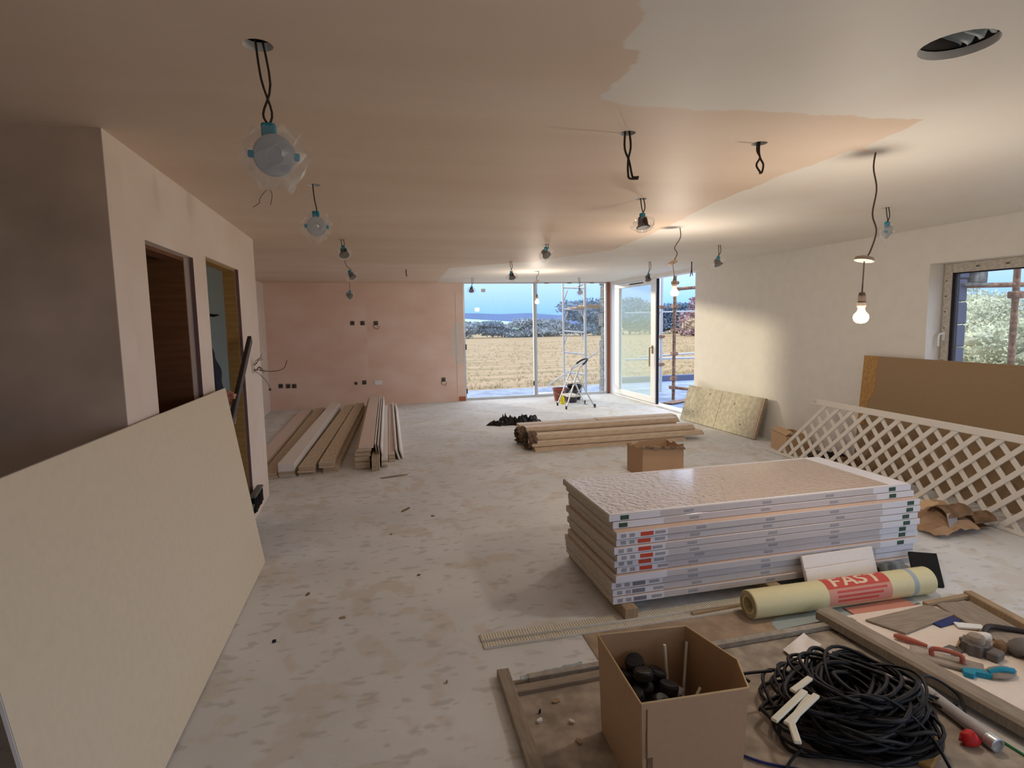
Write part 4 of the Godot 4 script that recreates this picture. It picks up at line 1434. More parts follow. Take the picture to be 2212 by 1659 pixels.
# ---------------------------------------------------------------- things in the middle and by the glazing
func build_middle_objects():
	var s: SurfaceTool
	# step ladder, front to the left
	var t := thing("step_ladder", "small aluminium folding step ladder with dark grip by the glazing", "step ladder", Vector3(3.41, 0, -10.15))
	s = new_st()
	var loop := [Vector3(0, 0.01, -0.25), Vector3(0.11, 0.3, -0.22), Vector3(0.225, 0.6, -0.19), Vector3(0.27, 0.7, -0.18), Vector3(0.35, 0.78, -0.165), Vector3(0.43, 0.84, -0.13), Vector3(0.475, 0.87, -0.06), Vector3(0.485, 0.875, 0.0), Vector3(0.475, 0.87, 0.06), Vector3(0.43, 0.84, 0.13), Vector3(0.35, 0.78, 0.165), Vector3(0.27, 0.7, 0.18), Vector3(0.225, 0.6, 0.19), Vector3(0.11, 0.3, 0.22), Vector3(0, 0.01, 0.25)]
	tube(s, curve(loop, 56), 0.0125, 8)
	var ff := obj("front_frame", s, M.steel, t)
	s = new_st()
	tube(s, curve(loop.slice(4, 11), 24), 0.017, 8)
	obj("grip", s, M.grip, ff)
	s = new_st()
	tube(s, [Vector3(0.23, 0.6, -0.18), Vector3(0.54, 0.012, -0.24), Vector3(0.545, 0.012, 0.26), Vector3(0.23, 0.6, 0.18)], 0.0125, 8)
	var rf := obj("rear_frame", s, M.steel, t)
	for k in [[0.05, 0.24, 0.22, 0.2], [0.12, 0.22, 0.46, 0.18]]:
		s = new_st()
		box(s, Vector3(k[0] + k[1] / 2, k[2], 0), Vector3(k[1], 0.025, k[3] * 2), 0.008)
		obj("tread", s, M.step_tread, t)
	s = new_st()
	for z in [-0.2, 0.2]:
		tube(s, [Vector3(0.2, 0.22, z), Vector3(0.38, 0.46, z)], 0.008, 6)
		tube(s, [Vector3(0.33, 0.46, z), Vector3(0.44, 0.2, z * 1.1)], 0.008, 6)
	obj("link_bar", s, M.steel, t)
	for p in [Vector3(0, 0.01, -0.25), Vector3(0, 0.01, 0.25), Vector3(0.54, 0.02, -0.24), Vector3(0.545, 0.02, 0.26)]:
		s = new_st()
		lathe(s, [[0.0, -0.01], [0.018, -0.01], [0.016, 0.05], [0.0, 0.05]], 10, Transform3D(Basis(), p))
		obj("rubber_foot", s, M.grip, ff if p.x < 0.2 else rf)
	# buckets and bottle behind the ladder
	for b in [["dark grey bucket standing behind the step ladder", Vector3(3.8, 0, -10.72), 0.1, 0.135, 0.24, "bucket"], ["brick red builder's bucket behind the step ladder", Vector3(3.68, 0, -11.05), 0.11, 0.15, 0.25, "bucket_red"], ["black tub behind the dark grey bucket", Vector3(4.0, 0, -11.1), 0.12, 0.15, 0.3, "blackplastic"]]:
		var q := thing("builders_bucket", b[0], "bucket", b[1], 0, "buckets behind the step ladder")
		s = new_st()
		lathe(s, [[0.0, 0.0], [b[2], 0.0], [b[3], b[4] - 0.02], [b[3] + 0.012, b[4] - 0.015], [b[3] + 0.01, b[4]], [b[3] - 0.006, b[4]], [b[2] - 0.006, 0.012], [0.0, 0.012]], 24)
		obj("pail", s, M[b[5]], q)
		s = new_st()
		var arc := []
		for k in 13:
			var a := PI * k / 12.0
			arc.append(Vector3(cos(a) * (b[3] + 0.008), b[4] - 0.03 - sin(a) * 0.09, sin(a) * 0.03 + b[3] * 0.95 * sin(a)))
		tube(s, arc, 0.004, 6)
		obj("handle", s, M.steel, q)
	t = thing("yellow_bottle", "bright yellow squeeze bottle under the step ladder", "bottle", Vector3(3.56, 0, -10.55))
	s = new_st()
	lathe(s, [[0.0, 0.0], [0.036, 0.0], [0.04, 0.01], [0.04, 0.1], [0.03, 0.14], [0.016, 0.16], [0.0, 0.16]], 16)
	obj("body", s, M.yellow, t)
	s = new_st()
	lathe(s, [[0.015, 0.158], [0.015, 0.18], [0.006, 0.215], [0.0, 0.22]], 12)
	obj("nozzle", s, M.yellow, t)
	s = new_st()
	box(s, Vector3(0, 0.02, 0), Vector3(0.75, 0.04, 0.14), 0.004)
	single("white_plank", s, M.primed, "white plank lying outside below the right glazing pane", "board", Vector3(3.95, -0.07, -12.6), 0.1)
	# heap of black polythene
	t = thing("black_polythene", "crumpled heap of black polythene on the floor", "plastic sheet", Vector3(2.2, 0, -8.76))
	for k in 9:
		s = new_st()
		var n := FastNoiseLite.new()
		n.seed = 500 + k
		n.frequency = 0.25
		var c := Vector3(-0.36 + 0.085 * k + jit(0.03), 0, jit(0.07))
		var lw := rng.randf_range(0.1, 0.19)
		var hh: float = 0.05 + 0.09 * (1.0 if k in [2, 3, 5, 6, 7] else 0.25)
		var tw := jit(1.2)
		var f := func(u, v):
			var x: float = (u - 0.5) * lw * 1.7
			var z: float = (v - 0.5) * lw * 1.3
			var y: float = hh * max(0.0, 1.0 - 4.0 * (u - 0.5) * (u - 0.5)) * max(0.0, 1.0 - 3.5 * (v - 0.5) * (v - 0.5)) * (0.75 + 0.9 * n.get_noise_2d(u * 22, v * 22)) + 0.004
			return c + Basis(Vector3.UP, tw) * Vector3(x + 0.03 * n.get_noise_2d(u * 30, 7), max(y, 0.003), z + 0.03 * n.get_noise_2d(v * 30, 3))
		sheet(s, f, 12, 10, 0.002, false)
		obj("fold", s, M.blackplastic, t)
	# cardboard box with torn rim behind the plasterboards
	t = thing("torn_box", "brown cardboard box with torn rim behind the plasterboard stack", "box", Vector3(2.85, 0, -5.47), 0.02)
	var front: PackedVector2Array = [Vector2(-0.23, 0), Vector2(0.23, 0), Vector2(0.23, 0.265), Vector2(0.24, 0.285), Vector2(0.2, 0.3), Vector2(0.17, 0.275), Vector2(0.11, 0.29), Vector2(0.09, 0.305), Vector2(0.04, 0.3), Vector2(-0.02, 0.31), Vector2(-0.1, 0.32), Vector2(-0.17, 0.315), Vector2(-0.2, 0.335), Vector2(-0.23, 0.33)]
	s = new_st()
	extrude(s, front, -0.003, 0.003, lay(Vector3(0, 0, 0.17)))
	obj("front_panel", s, M.card, t)
	s = new_st()
	extrude(s, front, -0.003, 0.003, lay(Vector3(0, 0, -0.17), PI))
	obj("back_panel", s, M.card, t)
	for k in [-1, 1]:
		var side: PackedVector2Array = [Vector2(-0.167, 0), Vector2(0.167, 0), Vector2(0.167, 0.3), Vector2(0.08, 0.28), Vector2(0.02, 0.31), Vector2(-0.06, 0.29), Vector2(-0.167, 0.32)]
		s = new_st()
		extrude(s, side, -0.003, 0.003, lay(Vector3(k * 0.23, 0, 0), PI / 2))
		obj("side_panel", s, M.card, t)
	s = new_st()
	box(s, Vector3(0, 0.003, 0), Vector3(0.46, 0.005, 0.34))
	obj("bottom", s, M.card, t)
	s = new_st()
	var nn := FastNoiseLite.new()
	nn.frequency = 0.5
	nn.seed = 81
	sheet(s, func(u, v): return Vector3(-0.24 + 0.48 * u, 0.29 + 0.03 * nn.get_noise_2d(u * 40, 1) + 0.035 * (1 - u) - 0.02 * v, 0.172 + 0.03 * v + 0.02 * nn.get_noise_2d(u * 30, v * 9)), 18, 3, 0.003, false)
	obj("torn_flap", s, M.torn_wrap, t)
	# small open carton by the right wall
	t = thing("open_carton", "small open orange-brown carton behind the trellis corner", "box", Vector3(4.8, 0, -5.86), 1.27)
	for k in [[0, 0.13, 0.46], [0, -0.13, 0.46]]:
		s = new_st()
		box(s, Vector3(0, 0.11, k[1]), Vector3(k[2], 0.22, 0.005), 0.001)
		obj("long_panel", s, M.card_light, t)
	for k in [-1, 1]:
		s = new_st()
		box(s, Vector3(k * 0.23, 0.11, 0), Vector3(0.005, 0.22, 0.255), 0.001)
		obj("end_panel", s, M.card_light, t)
	s = new_st()
	box(s, Vector3(0, 0.003, 0), Vector3(0.455, 0.005, 0.255))
	obj("bottom", s, M.card_light, t)
	s = new_st()
	box(s, Vector3(0, 0.0, 0.04), Vector3(0.42, 0.004, 0.08), 0.001, lay(Vector3(0, 0.225, -0.13), 0, -0.6))
	obj("flap", s, M.card_light, t)
	s = new_st()
	box(s, Vector3.ZERO, Vector3(0.16, 0.03, 0.06), 0.004, lay(Vector3(0.1, 0.2, 0), 0.5, 0.2))
	obj("packing_strip", s, M.white_trim, t)
	# clear plastic bag on the floor beside the board
	t = thing("clear_plastic", "crumpled clear plastic bag on the floor by the shuttering board", "plastic bag", Vector3(4.35, 0, -5.95))
	s = new_st()
	blob(s, Vector3(0, 0.035, 0.03), Vector3(0.09, 0.04, 0.07), 0.9, 0.2, 71, 14, 8, false)
	blob(s, Vector3(0.06, 0.05, -0.13), Vector3(0.07, 0.055, 0.06), 0.9, 0.2, 72, 12, 8, false)
	obj("bag", s, M.bag, t)
	# rubbish under the trellis
	var rub := [["black bundle lying under the trellis", Vector3(4.86, 0, -5.25), Vector3(0.14, 0.06, 0.12), "black"], ["brown paper ball under the trellis", Vector3(4.8, 0, -5.0), Vector3(0.1, 0.07, 0.1), "kraft"], ["green-grey rag under the trellis", Vector3(4.84, 0, -5.5), Vector3(0.09, 0.05, 0.1), "tool_grey"]]
	for k in rub.size():
		s = new_st()
		var rv: Vector3 = rub[k][2]
		blob(s, Vector3(0, rv.y * 0.8, 0), rv, 0.7, 0.2, 90 + k, 12, 8, false)
		single("rubbish", s, M[rub[k][3]], rub[k][0], "rubbish", rub[k][1])
	# crumpled cardboard by the end of the trellis
	t = thing("crumpled_cardboard", "crumpled torn cardboard heap right of the plasterboard stack", "cardboard", Vector3(4.02, 0, -3.3))
	s = new_st()
	var n3 := FastNoiseLite.new()
	n3.seed = 95
	n3.frequency = 0.35
	sheet(s, func(u, v): return Vector3(-0.16 + 0.36 * u, max(0.004, 0.03 + 0.16 * sin(u * 2.2) * (1 - v * 0.85) + 0.03 * n3.get_noise_2d(u * 12, v * 12)), -0.16 + 0.28 * v + 0.03 * n3.get_noise_2d(u * 10, 9)), 12, 8, 0.005, false)
	obj("sheet", s, M.card, t)
	s = new_st()
	sheet(s, func(u, v): return Vector3(-0.02 + 0.24 * v, 0.1 + 0.085 * sin(u * 4.6 + 0.3) + 0.01 * n3.get_noise_2d(u * 20, v * 20), -0.02 + 0.085 * cos(u * 4.6 + 0.3)), 16, 6, 0.005, false)
	obj("rolled_piece", s, M.kraft, t)
	s = new_st()
	sheet(s, func(u, v): return Vector3(0.2 + 0.2 * v, 0.07 + 0.055 * sin(u * 5.4) + 0.008 * n3.get_noise_2d(u * 20, v * 14), 0.02 + 0.07 * cos(u * 5.4)), 16, 6, 0.005, false)
	obj("rolled_piece", s, M.kraft, t)
	s = new_st()
	sheet(s, func(u, v): return Vector3(-0.3 + 0.3 * u, 0.16 + 0.05 * u + 0.02 * n3.get_noise_2d(u * 15, v * 15), -0.12 + 0.1 * v), 8, 4, 0.005, false)
	obj("flap", s, M.card_light, t)
	s = new_st()
	box(s, Vector3(0.02, 0.09, 0.085), Vector3(0.11, 0.1, 0.005), 0.001, lay(Vector3.ZERO, 0.2, -0.25))
	obj("pale_scrap", s, M.tube_grey, t)
	# broom lying behind the plasterboard sheet, its head showing
	t = thing("broom", "black bristled broom head poking out behind the ivory sheet", "broom", Vector3(-0.915, 0.18, -4.95))
	s = new_st()
	box(s, Vector3(0, 0.1, 0), Vector3(0.05, 0.022, 0.34), 0.005)
	obj("stock", s, M.tool_grey, t)
	s = new_st()
	for i in 22:
		for j in 3:
			box(s, Vector3(-0.014 + 0.014 * j + jit(0.002), 0.03, -0.16 + 0.0152 * i + jit(0.002)), Vector3(0.011, 0.11 + jit(0.01), 0.013), 0.0, lay(Vector3.ZERO, 0, jit(0.05), jit(0.05)))
	obj("bristles", s, M.bristle, t)
	s = new_st()
	tube(s, [Vector3(0, 0.1, 0.0), Vector3(0.0, -0.165, 0.7)], 0.012, 8)
	obj("handle", s, M.broom_wood, t)

# ---------------------------------------------------------------- foreground
func letters_on_roll(text: String, size: float, r: float, x0: float, ang0: float) -> ArrayMesh:
	var tm := TextMesh.new()
	var f := SystemFont.new()
	f.font_names = PackedStringArray(["Droid Sans"])
	f.font_weight = 700
	tm.font = f
	tm.text = text
	tm.font_size = 32
	tm.pixel_size = size / 24.0
	tm.depth = 0.0
	tm.horizontal_alignment = HORIZONTAL_ALIGNMENT_LEFT
	var a := tm.get_mesh_arrays() if tm.has_method("get_mesh_arrays") else tm.surface_get_arrays(0)
	var v: PackedVector3Array = a[Mesh.ARRAY_VERTEX]
	var ix: PackedInt32Array = a[Mesh.ARRAY_INDEX]
	var s := new_st()
	var lo := Vector3.ONE * 1e9
	var hi := -lo
	for p in v:
		lo = lo.min(p)
		hi = hi.max(p)
	var put := func(p: Vector3) -> Vector3:
		var an: float = ang0 + (p.y - lo.y) / (hi.y - lo.y) * size / r
		return Vector3(x0 + (p.x - lo.x) / (hi.x - lo.x) * 0.31, sin(an) * r, cos(an) * r)
	var todo := []
	for i in range(0, ix.size(), 3):
		todo.append([v[ix[i]], v[ix[i + 1]], v[ix[i + 2]]])
	while todo.size():
		var q: Array = todo.pop_back()
		var far := 0
		var most := 0.0
		for k in 3:
			var d: float = q[k].distance_to(q[(k + 1) % 3])
			if d > most:
				most = d
				far = k
		if most > 0.014:
			var p: Vector3 = (q[far] + q[(far + 1) % 3]) / 2
			todo.append([q[far], p, q[(far + 2) % 3]])
			todo.append([p, q[(far + 1) % 3], q[(far + 2) % 3]])
			continue
		var b: Vector3 = put.call((q[0] + q[1] + q[2]) / 3)
		tri(s, put.call(q[0]), put.call(q[1]), put.call(q[2]), Vector3(0, b.y, b.z))
	return done(s)

func roll_patch(r: float, x0: float, x1: float, a0: float, a1: float) -> SurfaceTool:
	var s := new_st()
	sheet(s, func(u, v):
		var an: float = lerp(a0, a1, v)
		return Vector3(lerp(x0, x1, u), sin(an) * r, cos(an) * r), 8, 16, 0.0004)
	return s

func build_roll():
	var t := thing("membrane_roll", "cream roll of membrane with red FAST print lying on the floor", "roll", Vector3(2.475, 0.078, -2.585), -0.02)
	var r := 0.075
	var n := 0.575
	var s := new_st()
	lathe(s, [[0.04, -n], [r - 0.003, -n], [r, -n + 0.006], [r, n - 0.006], [r - 0.003, n], [0.04, n], [0.038, n - 0.05], [0.038, -n + 0.05], [0.04, -n]], 40, Transform3D(Basis(Vector3(0, 0, 1), -PI / 2), Vector3.ZERO))
	obj("roll_body", s, M.roll, t)
	s = new_st()
	for k in 3:
		var q := []
		for i in 41:
			var a := TAU * i / 40.0
			var rr := 0.047 + 0.008 * k + 0.008 * i / 40.0
			q.append(Vector3(-n - 0.001, sin(a) * rr, cos(a) * rr))
		tube(s, q, 0.0014, 5)
	obj("wound_edge", s, M.oldwood, t)
	obj("red_print", roll_patch(r + 0.0006, -0.13, 0.27, 0.75, 1.95), M.roll_print, t)
	obj("pale_print", roll_patch(r + 0.0006, -0.13, 0.27, -0.55, 0.73), M.roll_print_pale, t)
	for k in 3:
		obj("print_line", roll_patch(r + 0.0011, -0.08, 0.24 - 0.03 * k, 0.42 - 0.32 * k, 0.58 - 0.32 * k), M.roll_print, t)
	obj("blue_band", roll_patch(r + 0.0006, 0.42, 0.45, -0.9, 2.6), M.bluegrey, t)
	var l := MeshInstance3D.new()
	l.mesh = letters_on_roll("FAST", 0.068, r + 0.0014, -0.085, 0.9)
	l.mesh.surface_set_material(0, M.roll_letters)
	l.name = "lettering"
	t.add_child(l)
	# loose end of the membrane on the floor
	s = new_st()
	sheet(s, func(u, v): return Vector3(-0.52 + 0.95 * u, -0.0765 + 0.003 + 0.004 * sin(u * 7) * v, 0.02 + (0.13 - 0.05 * u) * v), 10, 4, 0.001)
	obj("loose_end", s, M.bluegrey, t)
	s = new_st()
	sheet(s, func(u, v): return Vector3(-0.02 + 0.4 * u, -0.07 + 0.002, 0.05 + 0.09 * v - 0.02 * u), 4, 2, 0.001)
	obj("loose_print", s, M.roll_print_pale, t)

func build_foreground():
	var s: SurfaceTool
	build_roll()
	# white offcuts leaning on the stack
	s = new_st()
	box(s, Vector3(0, 0.11, 0), Vector3(0.5, 0.22, 0.02), 0.003, lay(Vector3.ZERO, 0, -0.35))
	single("insulation_offcut", s, M.primed, "larger white board offcut leaning on the plasterboard stack", "offcut", Vector3(2.62, 0.012, -2.705), 0.02)
	s = new_st()
	box(s, Vector3(0, 0.08, 0), Vector3(0.46, 0.16, 0.02), 0.003, lay(Vector3.ZERO, 0, -0.35))
	single("insulation_offcut", s, M.primed, "lower white board offcut in front of the larger one", "offcut", Vector3(2.58, 0.012, -2.672), 0.03)
	s = new_st()
	box(s, Vector3(0, 0.06, 0), Vector3(0.16, 0.12, 0.05), 0.004, lay(Vector3.ZERO, 0.1, -0.5))
	single("grey_block", s, M.blockwork, "grey block behind the right end of the roll", "block", Vector3(2.98, 0.02, -2.69))
	s = new_st()
	box(s, Vector3(0, 0.09, 0), Vector3(0.15, 0.2, 0.02), 0.003, lay(Vector3.ZERO, -0.5, -0.7))
	single("black_tile", s, M.black, "black tile leaning behind the right end of the roll", "tile", Vector3(3.14, 0.012, -2.63))
	# sticks and strips on the floor
	s = new_st()
	tube(s, [Vector3(-0.2, 0.012, 0), Vector3(0.2, 0.012, -0.02)], 0.011, 8)
	single("dowel", s, M.oldwood, "brown wooden dowel poking out from the left of the roll", "stick", Vector3(1.83, 0, -2.7))
	for k in 2:
		var t := thing("mesh_bead", ["upper pale perforated bead strip on the floor", "lower pale perforated bead strip on the floor"][k], "strip", Vector3(1.35, 0, -2.775 + 0.075 * k), -0.01, "perforated strips on the floor")
		s = new_st()
		box(s, Vector3(0, 0.004 + 0.001 * k, 0), Vector3(1.72, 0.004, 0.07 - 0.02 * k), 0.001)
		obj("flange", s, M.perf, t)
		s = new_st()
		for i in 120: box(s, Vector3(-0.85 + 0.0143 * i, 0.0075 + 0.001 * k, 0), Vector3(0.004, 0.003, 0.066 - 0.02 * k))
		obj("ribs", s, M.perf, t)
		s = new_st()
		box(s, Vector3(0, 0.008, 0.037 - 0.01 * k), Vector3(1.72, 0.014, 0.003), 0.0008)
		obj("nose", s, M.perf, t)
	s = new_st()
	box(s, Vector3(0, 0.003, 0), Vector3(1.25, 0.005, 0.24), 0.001)
	single("hardboard_sheet", s, M.hardboard, "thin brown hardboard sheet on the floor below the roll", "board", Vector3(1.62, 0, -2.545), -0.03)
	s = new_st()
	box(s, Vector3(0, 0.013, 0), Vector3(1.75, 0.026, 0.035), 0.002)
	single("metal_track", s, M.dusty_track, "long grey track edging the dusty board", "strip", Vector3(1.5, 0.012, -2.375), 0.012)
	# dusty board with battens, under the box and the cable
	var d := thing("dusty_board", "dusty base board with battens under the carton and the cable heap", "board", Vector3(1.4, 0, -1.8))
	s = new_st()
	box(s, Vector3(-0.02, 0.005, -0.04), Vector3(1.7, 0.01, 1.1), 0.001)
	obj("sheet", s, M.dustboard, d)
	s = new_st()
	box(s, Vector3(-0.89, 0.018, -0.1), Vector3(0.055, 0.036, 1.05), 0.003, lay(Vector3.ZERO, -0.03))
	obj("batten", s, M.greywood_z, d)
	s = new_st()
	box(s, Vector3(-0.6, 0.016, -0.525), Vector3(0.5, 0.03, 0.05), 0.003, lay(Vector3.ZERO, 0.03))
	obj("batten", s, M.greywood, d)
	s = new_st()
	var nz := FastNoiseLite.new()
	nz.frequency = 0.4
	sheet(s, func(u, v): return Vector3(-0.81 + 0.3 * u, 0.034 + 0.008 * nz.get_noise_2d(u * 30, v * 4), -0.575 - 0.03 * u + 0.03 * v + 0.008 * nz.get_noise_2d(u * 25, 5)), 14, 3, 0.004, false)
	obj("torn_paper", s, M.bluegrey, d)
	build_near_box()
	build_cable_heap()
	build_tool_corner()

func panel(s: SurfaceTool, a: Vector3, b: Vector3, c: Vector3, d: Vector3, th: float):
	sheet(s, func(u, v): return a.lerp(b, u).lerp(d.lerp(c, u), v), 6, 4, th)

func build_near_box():
	var o := Vector3(0.98, 0.011, -1.79)
	var t := thing("cardboard_carton", "open brown cardboard carton of black caps in the foreground", "box", o)
	var top := [Vector3(0.806, 0.4, -1.993) - o, Vector3(1.153, 0.405, -1.955) - o, Vector3(1.212, 0.4, -1.71) - o, Vector3(1.157, 0.395, -1.569) - o, Vector3(0.785, 0.395, -1.587) - o]
	var bot := []
	for p in top: bot.append(Vector3(p.x * 0.93, 0.002, p.z * 0.95))
	bot[2] = (bot[1] + bot[3]) / 2 + Vector3(0.03, 0, 0)
	var nm := ["back_panel", "side_panel", "side_panel", "front_panel", "side_panel"]
	for k in 5:
		var j := (k + 1) % 5
		s_panel(nm[k], top[k], top[j], bot[j], bot[k], t)
	var s := new_st()
	var base: PackedVector2Array = []
	for p in bot: base.append(Vector2(p.x, -p.z))
	extrude(s, base, 0.0, 0.004, Transform3D(Basis(Vector3.RIGHT, -PI / 2), Vector3(0, 0.001, 0)))
	obj("bottom", s, M.card, t)
	# rim: the cut edge of the board, rising a little towards the corners
	s = new_st()
	for k in 5: tube(s, [top[k], top[(k + 1) % 5]], 0.0032, 5)
	obj("rim", s, M.card_edge, t)
	# folded crease and glued seam on the front
	s = new_st()
	var f0: Vector3 = top[4]
	var f1: Vector3 = bot[4]
	box(s, f0.lerp(f1, 0.28) + Vector3(0.016, 0, 0.006), Vector3(0.004, 0.17, 0.004), 0.001)
	box(s, f0.lerp(f1, 0.62) + Vector3(0.024, 0, 0.006), Vector3(0.02, 0.09, 0.003), 0.001)
	obj("seam", s, M.kraft, t)
	# black caps in the carton
	var cap := new_st()
	lathe(cap, [[0.0, 0.0], [0.032, 0.0], [0.036, 0.006], [0.036, 0.026], [0.031, 0.034], [0.012, 0.036], [0.0, 0.034]], 18)
	var cm := done(cap)
	var r := RandomNumberGenerator.new()
	r.seed = 12
	var spots := [[-0.118, 0.0], [-0.055, -0.135], [-0.112, -0.12], [0.01, -0.1], [-0.06, -0.05], [0.02, -0.01], [-0.05, 0.05], [-0.12, 0.08], [0.03, 0.08]]
	var lv := [7, 8, 7, 7, 8, 7, 7, 6, 6]   # how many lie on each other
	for i in spots.size():
		for k in lv[i]:
			var c := MeshInstance3D.new()
			c.mesh = cm
			c.set_surface_override_material(0, M.caps)
			c.name = numbered("black_plastic_disc")
			add_child(c)
			c.position = o + Vector3(spots[i][0] + r.randf_range(-0.004, 0.004), 0.006 + k * 0.038, spots[i][1] + r.randf_range(-0.004, 0.004))
			if k == lv[i] - 1:
				c.rotation = Vector3(r.randf_range(-0.5, 0.5), 0, r.randf_range(-0.5, 0.5))
				c.position.y += 0.012
			var spot: String = ["left wall", "back wall", "back left corner", "upright strip", "middle", "right of the middle", "front of the middle", "front left corner", "tan peg"][i]
			var deep: String = ["uppermost", "second", "third", "fourth", "fifth", "sixth", "seventh", "eighth"][lv[i] - 1 - k]
			tag(c, "%s black plastic disc in the carton, heaped by the %s" % [deep, spot], "disc", "black discs in the carton")
	var rods := [["pale plastic strip standing upright at the back of the carton", Vector3(0.07, 0.19, -0.11), Vector3(0.06, 0.36, -0.12)], ["pale plastic strip in the back right corner of the carton", Vector3(0.13, 0.15, -0.1), Vector3(0.165, 0.345, -0.14)], ["short pale plastic strip lying in the middle of the carton", Vector3(0.07, 0.18, 0.03), Vector3(0.14, 0.25, 0.0)]]
	for p in rods:
		s = new_st()
		tube(s, [Vector3.ZERO, p[2] - p[1]], 0.006, 6)
		single("plastic_strip", s, M.white_trim, p[0], "strip", o + p[1], 0, "pale strips in the carton")
	s = new_st()
	blob(s, Vector3.ZERO, Vector3(0.03, 0.012, 0.022), 0.3, 0.2, 5, 12, 8)
	single("grey_disc", s, M.led_grey, "grey oval disc on the black caps", "disc", o + Vector3(0.075, 0.215, -0.05), 0.4)
	s = new_st()
	blob(s, Vector3.ZERO, Vector3(0.06, 0.085, 0.055), 0.6, 0.25, 6, 16, 12, false)
	single("wrapped_parts", s, M.bag_full, "clear plastic bag of small parts inside the carton", "plastic bag", o + Vector3(0.11, 0.13, 0.06))
	s = new_st()
	tube(s, curve([Vector3(0, 0, 0), Vector3(0.01, 0.05, 0.01), Vector3(-0.01, 0.1, 0.0), Vector3(0.005, 0.13, -0.01)], 10), 0.008, 6)
	single("bone_coloured_peg", s, M.card_light, "tan bent peg among the black caps", "peg", o + Vector3(0.06, 0.1, 0.1))

func s_panel(called: String, a: Vector3, b: Vector3, c: Vector3, d: Vector3, t: Node3D):
	var s := new_st()
	panel(s, a, b, c, d, 0.005)
	obj(called, s, M.card, t)

